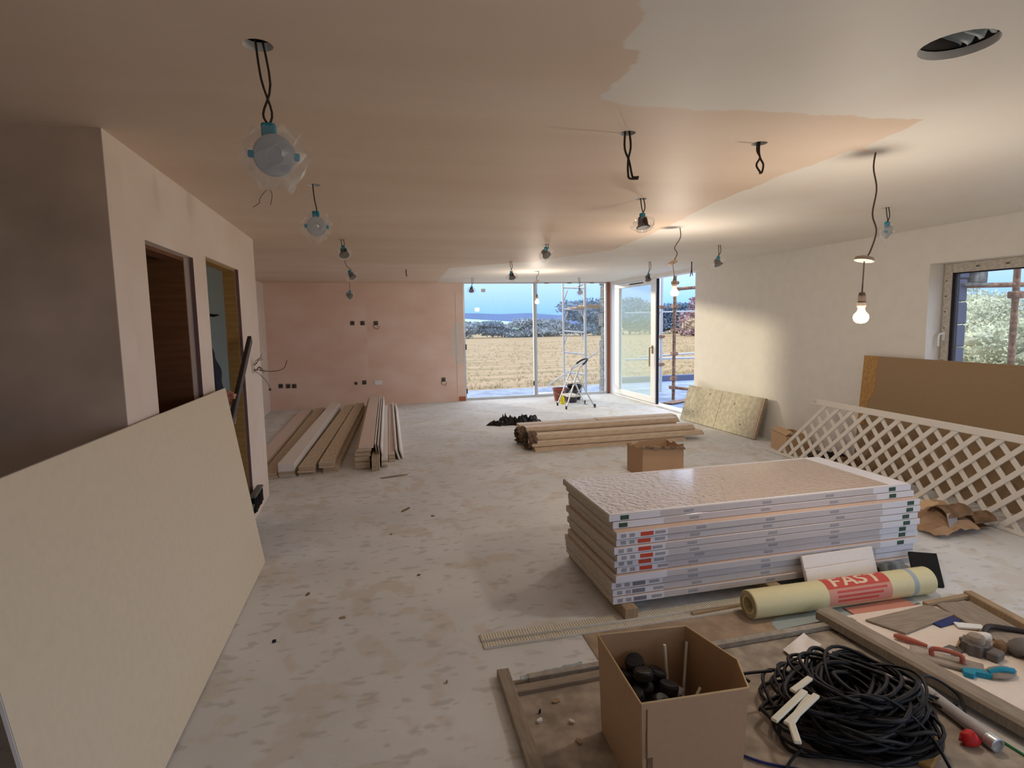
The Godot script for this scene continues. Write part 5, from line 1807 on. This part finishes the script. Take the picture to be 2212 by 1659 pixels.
func build_cable_heap():
	var o := Vector3(1.76, 0.011, -1.77)
	var t := thing("cable_heap", "tangled heap of black cable in loose coils", "cable", o)
	var r := RandomNumberGenerator.new()
	r.seed = 33
	for k in 96:
		var s := new_st()
		var lv := float(k) / 96.0
		var rx := r.randf_range(0.16, 0.31) * (1.0 - 0.35 * lv)
		var rz := r.randf_range(0.12, 0.21) * (1.0 - 0.35 * lv)
		var c := Vector3(r.randf_range(-0.07, 0.07), 0.012 + 0.17 * lv, r.randf_range(-0.05, 0.05))
		var ti := Basis.from_euler(Vector3(r.randf_range(-0.22, 0.22), r.randf() * TAU, r.randf_range(-0.22, 0.22)))
		var pts := []
		var n := 34
		var ph := r.randf() * TAU
		for i in n:
			var a := TAU * i / n
			var p := Vector3(cos(a) * rx, 0, sin(a) * rz) * (1.0 + 0.07 * sin(3 * a + ph))
			p = c + ti * p
			p.y = max(p.y + 0.012 * sin(2 * a + ph), 0.011)
			p.z = clampf(p.z, -0.29, 0.24)
			p.x = clampf(p.x, -0.33, 0.42)
			pts.append(p)
		tube(s, pts, r.randf_range(0.006, 0.0095), 6, true)
		obj("coil", s, M.black, t)
	var loose := [[Vector3(-0.33, 0.05, -0.1), Vector3(-0.2, 0.17, 0.06), Vector3(0.0, 0.2, 0.14), Vector3(0.12, 0.1, 0.22), Vector3(0.14, 0.01, 0.3)], [Vector3(0.05, 0.2, -0.15), Vector3(0.2, 0.17, 0.0), Vector3(0.3, 0.1, 0.08), Vector3(0.36, 0.06, 0.0), Vector3(0.46, 0.03, 0.06)], [Vector3(-0.3, 0.03, 0.1), Vector3(-0.4, 0.012, 0.15), Vector3(-0.38, 0.01, 0.24), Vector3(-0.2, 0.01, 0.32)], [Vector3(0.2, 0.1, 0.1), Vector3(0.38, 0.12, -0.02), Vector3(0.5, 0.05, 0.02), Vector3(0.44, 0.02, 0.1), Vector3(0.38, 0.03, 0.02)], [Vector3(-0.3, 0.1, -0.2), Vector3(-0.36, 0.13, -0.26), Vector3(-0.42, 0.16, -0.3)], [Vector3(-0.2, 0.13, -0.2), Vector3(-0.33, 0.14, -0.2), Vector3(-0.42, 0.1, -0.24)]]
	for p in loose:
		var s := new_st()
		tube(s, curve(p, 28), 0.006, 6)
		obj("loose_end", s, M.black, t)
	# pale trunking pieces on the heap
	var q := [["straight pale trunking piece lying on the black cable", [Vector3(1.31, 0.21, -1.63), Vector3(1.5, 0.225, -1.715)]], ["second pale trunking piece beside the straight one", [Vector3(1.345, 0.205, -1.61), Vector3(1.53, 0.22, -1.69)]], ["bent pale trunking piece on the black cable", [Vector3(1.32, 0.2, -1.53), Vector3(1.36, 0.205, -1.61), Vector3(1.51, 0.215, -1.7)]], ["short pale trunking end above the bent piece", [Vector3(1.47, 0.222, -1.735), Vector3(1.57, 0.23, -1.77)]]]
	for p in q:
		var s: SurfaceTool
		var pts: Array = p[1]
		var c: Vector3 = pts[0]
		s = new_st()
		for i in pts.size() - 1:
			var d: Vector3 = pts[i + 1] - pts[i]
			var b := Basis.looking_at(d, Vector3.UP)
			box(s, Vector3.ZERO, Vector3(0.024, 0.012, d.length() + 0.012), 0.003, Transform3D(b, (pts[i] + pts[i + 1]) / 2 - c))
		single("trunking_piece", s, M.white_trim, p[0], "trunking", c, 0, "pale trunking on the cable heap")
	var s := new_st()
	tube(s, curve([Vector3(0, 0.006, 0), Vector3(0.06, 0.006, 0.06), Vector3(0.16, 0.006, 0.12)], 10), 0.005, 6)
	single("blue_wire", s, M.blue, "short dark blue wire on the board by the carton", "wire", Vector3(1.25, 0.011, -1.73))
	s = new_st()
	box(s, Vector3.ZERO, Vector3(0.2, 0.02, 0.1), 0.004, lay(Vector3(0, 0.01, 0), 0.5))
	single("foam_pad", s, M.ply_lining, "orange-tan board scrap beside the cable heap", "offcut", Vector3(1.9, 0.011, -1.58))
	s = new_st()
	blob(s, Vector3(0, 0.05, 0), Vector3(0.12, 0.05, 0.1), 0.7, 0.2, 17, 14, 8, false)
	single("polythene_scrap", s, M.bag, "clear polythene scrap behind the cable heap", "plastic sheet", Vector3(1.98, 0.011, -2.02))
	s = new_st()
	sheet(s, func(u, v): return Vector3(-0.1 + 0.2 * u, 0.012 + 0.012 * sin(u * 6) * sin(v * 5), -0.06 + 0.12 * v - 0.1 * u), 10, 6, 0.001)
	single("paper_scrap", s, M.primed, "crumpled white paper on the dusty board behind the cable", "paper", Vector3(1.95, 0.012, -2.2))

func build_tool_corner():
	var s: SurfaceTool
	var t: Node3D
	s = new_st()
	extrude(s, PackedVector2Array([Vector2(2.27, 2.44), Vector2(3.12, 2.42), Vector2(2.98, 1.6), Vector2(2.75, 1.2), Vector2(2.36, 1.2)]), 0.0, 0.028, Transform3D(Basis(Vector3.RIGHT, -PI / 2), Vector3(-2.6, 0.0, 1.9)))
	single("white_sheet", s, M.sheet_white, "white board with tools on it at the right front", "board", Vector3(2.6, 0, -1.9))
	s = new_st()
	extrude(s, PackedVector2Array([Vector2(-0.055, 0), Vector2(0.055, 0), Vector2(0.055, 0.035), Vector2(0.035, 0.05), Vector2(-0.04, 0.05), Vector2(-0.055, 0.04)]), -0.62, 0.62)
	single("grey_beam", s, M.greywood_z, "long weathered grey timber along the white board", "timber", Vector3(2.315, 0.029, -1.84), 0.1)
	s = new_st()
	box(s, Vector3(0, 0.03, 0), Vector3(0.05, 0.06, 0.95), 0.004)
	single("edge_timber", s, M.oldwood_z, "brown timber edging the far right of the white board", "timber", Vector3(3.1, 0, -1.97), -0.17)
	s = new_st()
	box(s, Vector3(0, 0.012, 0), Vector3(0.3, 0.02, 0.03), 0.002)
	single("edge_timber", s, M.oldwood, "short batten at the back corner of the white board", "timber", Vector3(3.0, 0.03, -2.41), 0.03)
	s = new_st()
	box(s, Vector3(0, 0.006, 0), Vector3(0.2, 0.012, 0.62), 0.002)
	single("dusty_plank", s, M.greywood_z, "dusty grey plank beside the brown edge timber", "board", Vector3(2.96, 0.029, -2.08), -0.17)
	# grey boards and tools
	s = new_st()
	extrude(s, PackedVector2Array([Vector2(-0.24, 0.06), Vector2(0.2, 0.1), Vector2(0.24, -0.02), Vector2(-0.16, -0.1)]), 0.0, 0.008, Transform3D(Basis(Vector3.RIGHT, -PI / 2), Vector3.ZERO))
	single("warped_board", s, M.greywood, "grey warped board lying at the back of the white board", "board", Vector3(2.66, 0.032, -2.3))
	t = thing("filling_knife", "wide filling knife with dusty red handle", "knife", Vector3(2.48, 0.03, -2.1), -1.0)
	s = new_st()
	extrude(s, PackedVector2Array([Vector2(0.02, -0.012), Vector2(0.1, -0.05), Vector2(0.115, -0.05), Vector2(0.115, 0.05), Vector2(0.1, 0.05), Vector2(0.02, 0.012)]), 0.006, 0.008, Transform3D(Basis(Vector3.RIGHT, -PI / 2), Vector3.ZERO))
	obj("blade", s, M.steel, t)
	s = new_st()
	tube(s, [Vector3(0.025, 0.012, 0), Vector3(-0.03, 0.014, 0), Vector3(-0.09, 0.016, 0), Vector3(-0.11, 0.014, 0)], [0.008, 0.013, 0.015, 0.008], 10)
	obj("handle", s, M.red_dusty, t)
	t = thing("float_trowel", "dusty wooden float lying beside the grey beam", "trowel", Vector3(2.47, 0.029, -1.97), -0.9)
	s = new_st()
	box(s, Vector3(0, 0.009, 0), Vector3(0.27, 0.016, 0.1), 0.004)
	obj("blade", s, M.dustboard, t)
	s = new_st()
	tube(s, curve([Vector3(-0.05, 0.016, 0), Vector3(-0.045, 0.05, 0), Vector3(0.05, 0.052, 0), Vector3(0.06, 0.016, 0)], 12), 0.011, 8)
	obj("handle", s, M.red_dusty, t)
	t = thing("pointing_trowel", "small dark steel trowel pointing left on the white board", "trowel", Vector3(2.58, 0.029, -2.03), 0.25)
	s = new_st()
	extrude(s, PackedVector2Array([Vector2(-0.11, 0), Vector2(-0.04, 0.035), Vector2(0.04, 0.03), Vector2(0.05, 0), Vector2(0.04, -0.03), Vector2(-0.04, -0.035)]), 0.004, 0.007, Transform3D(Basis(Vector3.RIGHT, -PI / 2), Vector3.ZERO))
	obj("blade", s, M.tool_grey, t)
	s = new_st()
	tube(s, [Vector3(0.04, 0.008, 0), Vector3(0.07, 0.03, 0), Vector3(0.17, 0.032, 0)], [0.005, 0.008, 0.013], 8)
	obj("handle", s, M.oldwood, t)
	t = thing("teal_clip", "teal plastic clip with forked end", "clip", Vector3(2.5, 0.029, -1.86), -0.5)
	s = new_st()
	extrude(s, PackedVector2Array([Vector2(-0.05, -0.02), Vector2(-0.02, -0.035), Vector2(0.0, -0.01), Vector2(0.05, -0.022), Vector2(0.09, 0.0), Vector2(0.085, 0.02), Vector2(0.04, 0.015), Vector2(0.0, 0.02), Vector2(-0.045, 0.012)]), 0.0, 0.022, Transform3D(Basis(Vector3.RIGHT, -PI / 2), Vector3.ZERO))
	obj("clip_body", s, M.teal, t)
	s = new_st()
	tube(s, curve([Vector3(0.05, 0.02, 0), Vector3(0.1, 0.035, -0.01), Vector3(0.15, 0.03, -0.02)], 8), 0.012, 8)
	obj("grip", s, M.teal, t)
	t = thing("cable_gland", "dark grey toothed fitting in the middle of the tools", "fitting", Vector3(2.68, 0.029, -2.0), 0.3)
	s = new_st()
	var gear: PackedVector2Array = []
	for k in 20:
		var rr := 0.062 if k % 2 == 0 else 0.052
		gear.append(Vector2(cos(TAU * k / 20.0), sin(TAU * k / 20.0)) * rr)
	extrude(s, gear, 0.0, 0.05, Transform3D(Basis(Vector3.RIGHT, -PI / 2), Vector3.ZERO))
	obj("toothed_ring", s, M.tool_grey, t)
	s = new_st()
	lathe(s, [[0.0, 0.082], [0.03, 0.08], [0.036, 0.065], [0.036, 0.05]], 16)
	obj("dome", s, M.greywood, t)
	s = new_st()
	box(s, Vector3(0, 0.02, 0.075), Vector3(0.07, 0.04, 0.05), 0.006)
	obj("foot", s, M.tool_grey, t)
	var lumps := [["flat grey oval scrap at the front of the tools", Vector3(2.6, 0.03, -1.83), Vector3(0.075, 0.018, 0.04), "greywood"], ["grey stone-like lump at the right of the tools", Vector3(2.86, 0.03, -1.93), Vector3(0.07, 0.04, 0.05), "tool_grey"], ["brown lump beside the toothed fitting", Vector3(2.79, 0.03, -1.97), Vector3(0.03, 0.03, 0.03), "kraft"], ["white plaster lump behind the toothed fitting", Vector3(2.8, 0.03, -2.06), Vector3(0.05, 0.025, 0.03), "primed"], ["pale plaster flake near the right edge", Vector3(2.83, 0.03, -1.84), Vector3(0.06, 0.02, 0.04), "filler"], ["dusty lump among the tools at the right edge", Vector3(2.8, 0.03, -1.78), Vector3(0.07, 0.03, 0.05), "dustboard"]]
	for k in lumps.size():
		s = new_st()
		var rv: Vector3 = lumps[k][2]
		blob(s, Vector3(0, rv.y * 0.7, 0), rv, 0.3, 0.2, 200 + k, 14, 8)
		single("plaster_lump", s, M[lumps[k][3]], lumps[k][0], "rubble", lumps[k][1])
	s = new_st()
	box(s, Vector3(0, 0.004, 0), Vector3(0.16, 0.006, 0.05), 0.001)
	single("blue_strip", s, M.blue, "dark blue strip under the grey warped board", "strip", Vector3(2.8, 0.029, -2.24), 0.12)
	s = new_st()
	box(s, Vector3(0, 0.006, 0), Vector3(0.12, 0.01, 0.05), 0.002)
	single("white_scrap", s, M.pvc, "white triangular scrap beside the blue strip", "offcut", Vector3(2.86, 0.031, -2.17), -0.5)
	s = new_st()
	tube(s, curve([Vector3(-0.08, 0.02, 0.02), Vector3(0, 0.03, -0.02), Vector3(0.08, 0.025, 0.01), Vector3(0.14, 0.02, 0.05)], 12), 0.014, 8)
	single("dark_hose", s, M.lamp_black, "short dark hose at the back of the tools", "hose", Vector3(2.9, 0.03, -2.09))
	# sealant tube with foil end, red cap and green wire
	t = thing("sealant_tube", "grey sealant tube with a metal end beside the grey timber", "tube", Vector3(2.19, 0.011, -1.66))
	s = new_st()
	var ax := Transform3D(Basis(Vector3.RIGHT, PI / 2).rotated(Vector3.UP, -0.12), Vector3(-0.02, 0.026, 0))
	lathe(s, [[0.006, -0.26], [0.012, -0.2], [0.024, -0.16], [0.025, -0.15], [0.025, 0.14]], 18, ax)
	obj("tube_body", s, M.tube_grey, t)
	s = new_st()
	lathe(s, [[0.0255, 0.12], [0.0265, 0.13], [0.0265, 0.158], [0.022, 0.16], [0.02, 0.15], [0.0, 0.15]], 18, ax)
	obj("metal_end", s, M.steel, t)
	s = new_st()
	blob(s, Vector3(0, 0.025, 0), Vector3(0.035, 0.028, 0.03), 0.4, 0.3, 44, 12, 8)
	single("red_cap", s, M.red, "bright red plastic piece beside the sealant tube", "cap", Vector3(2.09, 0.011, -1.56))
	s = new_st()
	tube(s, [Vector3(-0.02, 0, -0.35), Vector3(0, 0, 0), Vector3(0.0, 0, 0.35)], 0.006, 6)
	single("green_rod", s, M.green, "thin green rod along the grey timber", "rod", Vector3(2.21, 0.012, -1.76), 0.05)

# ---------------------------------------------------------------- the person in the second doorway
# surface nets over the smooth union of tapered bones [a, b, ra, rb]
func nets(s: SurfaceTool, bones: Array, cell: float, k := 0.03, grow := 0.0):
	var lo := Vector3.ONE * 1e9
	var hi := -lo
	for b in bones:
		var r: float = max(b[2], b[3]) + grow + 0.05
		for p in [b[0], b[1]]:
			lo = lo.min(p - Vector3.ONE * r)
			hi = hi.max(p + Vector3.ONE * r)
	var n := Vector3i(((hi - lo) / cell).ceil()) + Vector3i.ONE
	var d := PackedFloat32Array()
	d.resize(n.x * n.y * n.z)
	d.fill(1.0)
	for b in bones:
		var a: Vector3 = b[0]
		var e: Vector3 = b[1] - a
		var ee: float = max(e.length_squared(), 1e-8)
		var ra: float = b[2] + grow
		var rb: float = b[3] + grow
		var m: float = max(ra, rb) + k + cell * 2
		var i0 := Vector3i(((a.min(b[1]) - Vector3.ONE * m - lo) / cell).floor()).clamp(Vector3i.ZERO, n - Vector3i.ONE)
		var i1 := Vector3i(((a.max(b[1]) + Vector3.ONE * m - lo) / cell).ceil()).clamp(Vector3i.ZERO, n - Vector3i.ONE)
		for z in range(i0.z, i1.z + 1):
			for y in range(i0.y, i1.y + 1):
				for x in range(i0.x, i1.x + 1):
					var p := lo + Vector3(x, y, z) * cell
					var t := clampf((p - a).dot(e) / ee, 0, 1)
					var v := p.distance_to(a + e * t) - lerpf(ra, rb, t)
					var at := (z * n.y + y) * n.x + x
					var o := d[at]
					var h: float = max(k - abs(o - v), 0.0) / k
					d[at] = min(o, v) - h * h * k * 0.25
	var vert := {}
	var step := [1, n.x, n.x * n.y]
	for z in n.z - 1:
		for y in n.y - 1:
			for x in n.x - 1:
				var at := (z * n.y + y) * n.x + x
				var c := Vector3.ZERO
				var cnt := 0
				var s0 := d[at] < 0
				var mixed := false
				for q in 8:
					if (d[at + (q & 1) * step[0] + ((q >> 1) & 1) * step[1] + (q >> 2) * step[2]] < 0) != s0:
						mixed = true
						break
				if not mixed:
					continue
				for q in 8:
					for ax in 3:
						if q & (1 << ax): continue
						var w: int = q | (1 << ax)
						var v0 := d[at + (q & 1) * step[0] + ((q >> 1) & 1) * step[1] + (q >> 2) * step[2]]
						var v1 := d[at + (w & 1) * step[0] + ((w >> 1) & 1) * step[1] + (w >> 2) * step[2]]
						if (v0 < 0) != (v1 < 0):
							var p0 := Vector3(q & 1, (q >> 1) & 1, q >> 2)
							c += p0.lerp(Vector3(w & 1, (w >> 1) & 1, w >> 2), v0 / (v0 - v1))
							cnt += 1
				vert[at] = lo + (Vector3(x, y, z) + c / cnt) * cell
	s.set_smooth_group(1)
	for z in range(1, n.z - 1):
		for y in range(1, n.y - 1):
			for x in range(1, n.x - 1):
				var at := (z * n.y + y) * n.x + x
				for ax in 3:
					if (d[at] < 0) == (d[at + step[ax]] < 0):
						continue
					var u: int = step[(ax + 1) % 3]
					var w: int = step[(ax + 2) % 3]
					var out := Vector3.ZERO
					out[ax] = 1.0 if d[at] < 0 else -1.0
					quad(s, vert[at], vert[at - u], vert[at - u - w], vert[at - w], out)
	s.set_smooth_group(-1)

func build_person():
	# local frame: x forward (the way the person faces), y up, z to the person's right
	var t := thing("person", "person in dark clothes and black cap in the second doorway holding a long dark bar", "person", Vector3(-1.235, 0, -4.72), -0.05)
	var head := [[Vector3(0.015, 1.66, 0), Vector3(0.0, 1.7, 0), 0.085, 0.095], [Vector3(0.045, 1.6, 0), Vector3(0.03, 1.66, 0), 0.055, 0.075], [Vector3(0.09, 1.65, 0), Vector3(0.105, 1.63, 0), 0.012, 0.016], [Vector3(0.08, 1.585, 0), Vector3(0.085, 1.6, 0), 0.02, 0.018], [Vector3(0.0, 1.65, 0.085), Vector3(-0.005, 1.68, 0.088), 0.014, 0.018], [Vector3(0.0, 1.65, -0.085), Vector3(-0.005, 1.68, -0.088), 0.014, 0.018]]
	var torso := [[Vector3(0, 1.45, 0), Vector3(0.01, 1.58, 0), 0.06, 0.055], [Vector3(0, 1.38, -0.12), Vector3(0, 1.38, 0.12), 0.09, 0.09], [Vector3(0.02, 1.25, -0.05), Vector3(0.02, 1.25, 0.05), 0.13, 0.13], [Vector3(0.035, 1.08, -0.04), Vector3(0.035, 1.08, 0.04), 0.135, 0.135], [Vector3(0, 0.95, -0.06), Vector3(0, 0.95, 0.06), 0.125, 0.125]]
	var legs := [[Vector3(0, 0.9, 0.09), Vector3(0.02, 0.5, 0.1), 0.085, 0.06], [Vector3(0.02, 0.5, 0.1), Vector3(-0.01, 0.1, 0.1), 0.058, 0.042], [Vector3(0, 0.9, -0.09), Vector3(0.06, 0.5, -0.1), 0.085, 0.06], [Vector3(0.06, 0.5, -0.1), Vector3(0.08, 0.1, -0.1), 0.058, 0.042]]
	var hand := Vector3(0.3, 1.09, 0.3)
	var arms := [[Vector3(0, 1.4, 0.18), Vector3(0.06, 1.14, 0.25), 0.058, 0.046], [Vector3(0.06, 1.14, 0.25), hand + Vector3(-0.06, 0.0, -0.01), 0.044, 0.032], [Vector3(0, 1.4, -0.18), Vector3(-0.03, 1.12, -0.24), 0.058, 0.046], [Vector3(-0.03, 1.12, -0.24), Vector3(0.12, 0.93, -0.22), 0.044, 0.032]]
	var s := new_st()
	var inner := []
	for b in torso + legs + arms: inner.append([b[0], b[1], b[2] * 0.9, b[3] * 0.9])
	nets(s, inner + [[Vector3(-0.01, 0.07, 0.1), Vector3(0.12, 0.04, 0.1), 0.04, 0.03], [Vector3(0.08, 0.07, -0.1), Vector3(0.21, 0.04, -0.1), 0.04, 0.03]], 0.02, 0.04)
	nets(s, head + [[Vector3(0.005, 1.5, 0), Vector3(0.01, 1.6, 0), 0.05, 0.05]], 0.009, 0.02)
	# hands: palm, four fingers, thumb; the right one closes round the bar
	for h in [[hand, 1.0], [Vector3(0.15, 0.88, -0.22), -1.0]]:
		var c: Vector3 = h[0]
		var hb := [[c + Vector3(-0.06, 0, 0), c + Vector3(-0.01, 0.0, 0.012), 0.026, 0.03], [c + Vector3(-0.02, 0.03, 0.01), c + Vector3(-0.02, -0.03, 0.01), 0.022, 0.02]]
		for k in 4:
			var y: float = 0.036 - 0.022 * k
			var l: float = [0.028, 0.032, 0.03, 0.024][k]
			var p0: Vector3 = c + Vector3(0.01, y, 0.022)
			var p1 := p0 + Vector3(l, 0, 0.012)
			var p2 := p1 + Vector3(0.006, -0.003, -0.024)
			var p3 := p2 + Vector3(-0.018, -0.002, -0.012)
			hb += [[p0, p1, 0.0095, 0.009], [p1, p2, 0.009, 0.0085], [p2, p3, 0.0085, 0.008]]
		var q: Vector3 = c + Vector3(-0.03, 0.03, 0.0)
		hb += [[q, q + Vector3(0.03, 0.022, -0.012), 0.012, 0.011], [q + Vector3(0.03, 0.022, -0.012), q + Vector3(0.055, 0.012, -0.01), 0.01, 0.009]]
		nets(s, hb, 0.0045, 0.008)
	var bd := obj("body", s, M.skin, t)
	s = new_st()
	nets(s, torso.slice(1) + arms, 0.018, 0.05, 0.014)
	obj("jacket", s, M.navy, t)
	s = new_st()
	nets(s, legs + [[Vector3(0, 0.93, -0.06), Vector3(0, 0.93, 0.06), 0.118, 0.118]], 0.018, 0.05, 0.014)
	obj("trousers", s, M.navy, t)
	for p in [Vector3(0, 0, 0.1), Vector3(0.09, 0, -0.1)]:
		s = new_st()
		nets(s, [[p + Vector3(-0.02, 0.05, 0), p + Vector3(0.13, 0.035, 0), 0.045, 0.036], [p + Vector3(-0.01, 0.06, 0), p + Vector3(-0.01, 0.16, 0), 0.05, 0.05]], 0.012, 0.02)
		obj("boot", s, M.capcloth, t)
	s = new_st()
	lathe(s, [[0.104, 1.685], [0.106, 1.72], [0.098, 1.77], [0.07, 1.805], [0.0, 1.818]], 20, Transform3D(Basis.from_scale(Vector3(1.05, 1, 0.92)), Vector3(-0.003, 0, 0)))
	sheet(s, func(u, v): return Vector3(0.07 + 0.12 * v * (1 - 0.5 * (2 * u - 1) * (2 * u - 1)), 1.695 - 0.012 * v - 0.012 * (2 * u - 1) * (2 * u - 1), (u - 0.5) * 0.17), 10, 6, 0.006)
	obj("cap", s, M.capcloth, t)
	s = new_st()
	for z in [-0.033, 0.033]: blob(s, Vector3(0.088, 1.665, z), Vector3(0.008, 0.009, 0.013), 0.0, 1, 1, 8, 6)
	obj("eyes", s, M.black, bd)
	s = new_st()
	blob(s, Vector3(0.094, 1.602, 0), Vector3(0.008, 0.007, 0.024), 0.0, 1, 1, 10, 6)
	obj("mouth", s, M.bead, bd)
	# the bar in the hand
	s = new_st()
	var a := Vector3(-0.9, 1.495, -5.02)
	var b := Vector3(-0.905, 0.93, -4.16)
	box(s, Vector3.ZERO, Vector3(0.03, 0.062, a.distance_to(b)), 0.004, Transform3D(Basis.looking_at(b - a, Vector3.UP), Vector3.ZERO))
	single("dark_bar", s, M.lamp_black, "long dark bar slanting out of the second doorway in a hand", "bar", (a + b) / 2)

# ---------------------------------------------------------------- small things on the floor
func build_debris():
	var s: SurfaceTool
	var l := [
		["dark twig lying on the floor left of the plasterboards", Vector3(0.25, 0, -4.98), 0.14, 0.008, 0.9, "kraft"],
		["small dark chip in the middle of the floor", Vector3(0.253, 0, -3.63), 0.035, 0.008, 0.2, "kraft"],
		["small blue-grey square chip near the ivory sheet", Vector3(-0.526, 0, -3.037), 0.028, 0.014, 0.5, "gasket"],
		["brown scrap near the foot of the ivory sheet", Vector3(-0.41, 0, -3.546), 0.05, 0.008, 1.1, "kraft"],
		["faint tan splinter on the open floor", Vector3(-0.198, 0, -3.2), 0.06, 0.006, 0.1, "oldwood"],
		["grey crumb beside the tan splinter", Vector3(0.11, 0, -4.42), 0.03, 0.008, 0.4, "greywood"],
		["small dark splinter right of the twig", Vector3(0.464, 0, -4.757), 0.05, 0.006, 2.6, "kraft"],
		["dark scuffed strip in front of the boards", Vector3(0.2, 0, -6.13), 0.34, 0.008, 0.25, "greywood"],
		["white crumb right of the roll", Vector3(3.483, 0, -2.675), 0.02, 0.012, 0.3, "primed"],
		["grey crumb on the floor left of the bead strip", Vector3(0.277, 0, -2.468), 0.025, 0.01, 1.3, "greywood"],
		["white plaster flake on the dusty board", Vector3(0.6, 0.011, -2.1), 0.04, 0.01, 0.6, "primed"],
		["second white plaster flake on the dusty board", Vector3(0.72, 0.011, -2.06), 0.045, 0.01, 2.1, "filler"],
		["dark stub among the plaster flakes", Vector3(0.615, 0.011, -2.15), 0.02, 0.014, 0.9, "gasket"],
		["pale splinter beside the carton", Vector3(0.7, 0.011, -2.2), 0.06, 0.006, 0.4, "oldwood"],
		["tan chip of board near the carton edge", Vector3(0.71, 0.011, -1.95), 0.05, 0.007, 1.9, "oldwood"]]
	for k in l.size():
		s = new_st()
		var n: float = l[k][2] * (0.75 if l[k][2] < 0.1 else 1.0)
		var h: float = l[k][3]
		var r := RandomNumberGenerator.new()
		r.seed = 900 + k
		var w := n * (0.1 if n > 0.1 else 0.3)
		var poly: PackedVector2Array = []
		for i in 7:
			var a := TAU * i / 7.0
			poly.append(Vector2(cos(a) * n * 0.5 * r.randf_range(0.7, 1.1), sin(a) * w * r.randf_range(0.6, 1.1)))
		extrude(s, poly, 0.0, h, Transform3D(Basis(Vector3.RIGHT, -PI / 2), Vector3.ZERO))
		single("floor_scrap", s, M[l[k][5]], l[k][0], "scrap", l[k][1], l[k][4])
